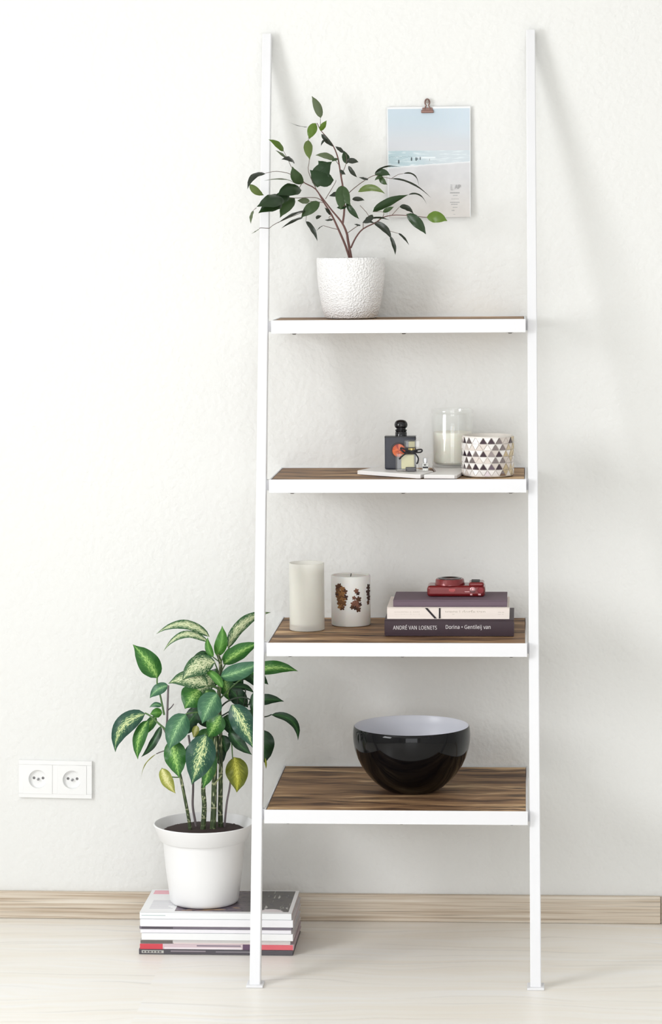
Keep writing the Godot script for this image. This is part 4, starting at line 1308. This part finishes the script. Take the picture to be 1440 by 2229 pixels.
func magazines() -> void:
	# heights of the boundaries from the floor up, spine colour, right-hand spine colour, label
	var white := rgb(246, 246, 248)
	var list := [
		[0.0004, 0.0104, rgb(86, 82, 88), -0.001, "dark grey spined magazine on the floor, lowest of the stack"],
		[0.0106, 0.0214, rgb(216, 196, 202), 0.001, "magazine with red ends and a pinkish spine, second from the floor"],
		[0.0216, 0.0286, rgb(206, 202, 200), -0.002, "thin magazine with a grey spine, dark at one end"],
		[0.0288, 0.0424, rgb(247, 248, 248), 0.002, "thick plain white spined magazine in the middle of the stack"],
		[0.0426, 0.0508, rgb(246, 244, 249), -0.001, "thin white magazine between two dark lines"],
		[0.0510, 0.0560, rgb(122, 114, 126), -0.001, "thin magazine with a slate grey spine"],
		[0.0562, 0.0708, rgb(246, 245, 248), 0.001, "thick white magazine just under the top one"],
		[0.0710, 0.0838, rgb(245, 247, 248), -0.001, "top magazine with a pink title and a dark photo cover"],
	]
	var page := mat(rgb(196, 184, 184), 0.9)
	for i in list.size():
		var q: Array = list[i]
		var h: float = q[1] - q[0]
		var w: float = 0.3045 + [0.003, 0.002, -0.004, -0.002, -0.003, 0.0, 0.001, -0.001][i]
		var d := 0.19
		var M := thing("magazine", q[4], "magazine", Vector3(-0.3480 + q[3], q[0], 0.2845 + [0.001, 0.0, -0.001, 0.0, -0.002, 0.0, 0.001, -0.001][i]), "magazines stacked under the potted plant")
		var st := begin()
		box(st, Vector3(0, h / 2, -0.0012), Vector3(w, h, 0.0024), minf(0.0012, h * 0.3))
		box(st, Vector3(0, 0.0003, -d / 2 - 0.0012), Vector3(w, 0.0006, d - 0.0024))
		box(st, Vector3(0, h - 0.0003, -d / 2 - 0.0012), Vector3(w, 0.0006, d - 0.0024))
		put(st, "cover", mat(q[2], 0.4), M)
		st = begin()
		box(st, Vector3(-0.0005, h / 2, -d / 2 - 0.001), Vector3(w - 0.002, h - 0.0012, d - 0.004))
		put(st, "pages", page, M)
		var marks := []   # x0, x1, y0, y1 of blocks printed on the spine, colour
		if i == 0:
			marks = [[-0.148, -0.104, 0.25, 0.8, rgb(196, 196, 190)], [-0.09, -0.02, 0.55, 0.8, rgb(150, 140, 148)], [0.0, 0.07, 0.5, 0.72, rgb(140, 134, 140)]]
		elif i == 1:
			marks = [[-0.1535, -0.108, 0.0, 1.0, rgb(214, 74, 86)], [0.083, 0.152, 0.05, 0.97, rgb(226, 108, 118)], [-0.105, 0.050, 0.04, 0.36, rgb(240, 230, 234)], [-0.040, 0.048, 0.55, 0.85, rgb(150, 136, 148)], [0.052, 0.082, 0.0, 1.0, rgb(104, 76, 104)]]
		elif i == 2:
			marks = [[-0.1495, -0.085, 0.1, 0.95, rgb(110, 104, 100)], [-0.083, 0.149, 0.0, 0.3, rgb(236, 220, 218)]]
		elif i == 7:
			marks = [[-0.148, -0.10, 0.52, 0.60, rgb(172, 190, 190)]]
		elif i == 5:
			marks = [[-0.148, -0.085, 0.2, 0.8, rgb(82, 76, 84)]]
		for b in marks:
			st = begin()
			box(st, Vector3((b[0] + b[1]) / 2, h * (b[2] + b[3]) / 2, -0.0001), Vector3(b[1] - b[0], h * (b[3] - b[2]), 0.0008), 0.0003)
			put(st, "spine_print", mat(b[4], 0.45), M)
		if i == 0:
			st = begin()
			for k in 6:
				box(st, Vector3(-0.144 + k * 0.0066, h * 0.52, 0.0004), Vector3(0.0036 + (k % 3) * 0.0008, h * 0.3, 0.0004))
			put(st, "spine_print", mat(rgb(104, 100, 102), 0.6), M)
		if i == 7:
			var im := Image.create_empty(612, 380, false, Image.FORMAT_RGB8)
			var n := noise(19, 0.02)
			for yy in 380:
				for xx in 612:
					var u := xx / 612.0
					var v := yy / 380.0
					var c := rgb(246, 246, 247)
					if u > 0.225 and u < 0.975 and v > 0.03 and v < 0.93:
						c = rgb(112, 98, 112).lerp(rgb(82, 78, 76), smoothstep(0.6, 0.75, u))
						c = c.lerp(rgb(176, 146, 112), smoothstep(0.1, 0.5, n.get_noise_2d(xx * 0.5, yy * 1.5)) * (1.0 - smoothstep(0.6, 0.7, u)))
						c = c.lerp(rgb(206, 204, 200), smoothstep(0.25, 0.6, n.get_noise_2d(xx * 2.2 + 300.0, yy * 0.25)) * smoothstep(0.65, 0.8, u))
						c = c.lerp(rgb(60, 56, 70), smoothstep(0.1, 0.5, n.get_noise_2d(xx * 1.1, yy * 1.1 + 90.0)) * 0.8)
						c = c.lerp(rgb(236, 228, 230), 1.0 - smoothstep(0.8, 1.0, Vector2((u - 0.86) / 0.09, (v - 0.95) / 0.16).length()))
					im.set_pixel(xx, yy, c)
			var pink := rgb(244, 176, 190)
			im.fill_rect(Rect2i(14, 14, 90, 64), pink)
			im.fill_rect(Rect2i(104, 26, 40, 44), rgb(248, 206, 212))
			for k in 8:
				im.fill_rect(Rect2i(30, 180 + k * 18, 70 + (k * 37) % 26, 9), rgb(206, 204, 212))
			var cm := mat(Color.WHITE, 0.3)
			cm.albedo_texture = ImageTexture.create_from_image(im)
			st = begin()
			var up := Vector3.UP
			var y := h + 0.0002
			quad(st, [Vector3(-w / 2, y, -d), Vector3(w / 2, y, -d), Vector3(w / 2, y, 0), Vector3(-w / 2, y, 0)], [up, up, up, up], [Vector2(0, 0), Vector2(1, 0), Vector2(1, 1), Vector2(0, 1)])
			put(st, "cover_print", cm, M)


func dumb_cane() -> void:
	var P := thing("potted_dumb_cane", "leafy dumb cane with pale spattered leaves in a white rimmed pot on the magazines", "plant", Vector3(-0.3818, 0.0842, 0.190))
	var o := P.position
	var pm := mat(rgb(246, 246, 246), 0.35)
	var st := begin()
	lathe(st, Vector3.ZERO, [Vector2(0, 0.0004), Vector2(0.064, 0.0004), Vector2(0.0675, 0.002), Vector2(0.0695, 0.007), Vector2(0.0775, 0.070), Vector2(0.0822, 0.1255), Vector2(0.0826, 0.1268), Vector2(0.0875, 0.1276), Vector2(0.0892, 0.1292),
		Vector2(0.0990, 0.1555), Vector2(0.1012, 0.1595), Vector2(0.1005, 0.1612), Vector2(0.0985, 0.1612), Vector2(0.0968, 0.1585), Vector2(0.0905, 0.142), Vector2(0.0800, 0.1290), Vector2(0, 0.127)], 72)
	put(st, "pot", pm, P)
	st = begin()
	lathe(st, Vector3(0, 0.140, 0), [Vector2(0.0870, 0.0005), Vector2(0.0820, 0.005), Vector2(0.074, 0.007), Vector2(0.06, 0.009), Vector2(0.045, 0.010), Vector2(0.03, 0.011), Vector2(0.015, 0.011), Vector2(0.0, 0.012)], 72, Basis.IDENTITY, noise(6, 0.9), 0.003)
	var rng := RandomNumberGenerator.new()
	rng.seed = 9
	for i in 160:   # crumbs of compost
		var t := rng.randf() * TAU
		var r := sqrt(rng.randf()) * 0.084
		var s := rng.randf_range(0.0015, 0.004)
		box(st, Vector3(sin(t) * r, 0.150 - r * 0.08, cos(t) * r), Vector3(s, s * 0.8, s * 1.2), 0.0, Basis(Vector3(0.3, 1, 0.4).normalized(), t * 3.0))
	put(st, "soil", mat(rgb(54, 40, 38), 0.95), P)
	var cane_im := Image.create_empty(32, 128, false, Image.FORMAT_RGB8)
	var n := noise(23, 0.12)
	for yy in 128:
		for xx in 32:
			var c := rgb(74, 92, 50).lerp(rgb(44, 56, 36), clampf(n.get_noise_2d(xx * 1.5, yy * 0.5) + 0.5, 0.0, 1.0))
			c = c.lerp(rgb(196, 200, 160), smoothstep(0.25, 0.4, n.get_noise_2d(xx * 2.0 + 70.0, yy * 1.0)))
			if yy % 18 < 1:
				c = rgb(178, 176, 140)
			cane_im.set_pixel(xx, yy, c)
	var cane := mat(Color.WHITE, 0.55)
	cane.albedo_texture = ImageTexture.create_from_image(cane_im)
	var stem_m := {0: cane, 1: mat(rgb(92, 124, 74), 0.5), 2: mat(rgb(116, 106, 108), 0.55), 4: mat(rgb(48, 60, 46), 0.5), 6: mat(rgb(182, 190, 140), 0.5)}
	for a in DUMB_STEMS:
		var pts := []
		for k in range(3, a.size(), 3):
			pts.append(Vector3(a[k], a[k + 1], a[k + 2]) / 1000.0 - o)
		if a[0] == 0 or pts[0].y < 0.17:
			pts[0].y = 0.146
		st = begin()
		tube(st, smooth_path(pts, 4), a[1] / 1000.0, a[2] / 1000.0, 10 if a[0] == 0 else 7)
		put(st, "cane" if a[0] == 0 else "leaf_stalk", stem_m[int(a[0])], P)
	var mats := []
	for k in 8:
		var m := mat(Color.WHITE, 0.34)
		m.metallic_specular = 0.4
		m.albedo_texture = leaf_tex(k)
		m.backlight_enabled = true
		m.backlight = Color(0.14, 0.16, 0.08)
		mats.append(m)
	for a in DUMB_LEAVES:
		var b := Vector3(a[0], a[1], a[2]) / 1000.0 - o
		var t := Vector3(a[3], a[4], a[5]) / 1000.0 - o
		put(leaf_blade(b, t, a[6] / 1000.0, a[7], a[8], 0.25, 0.72, 14, 0.11), "leaf", mats[a[9]], P)
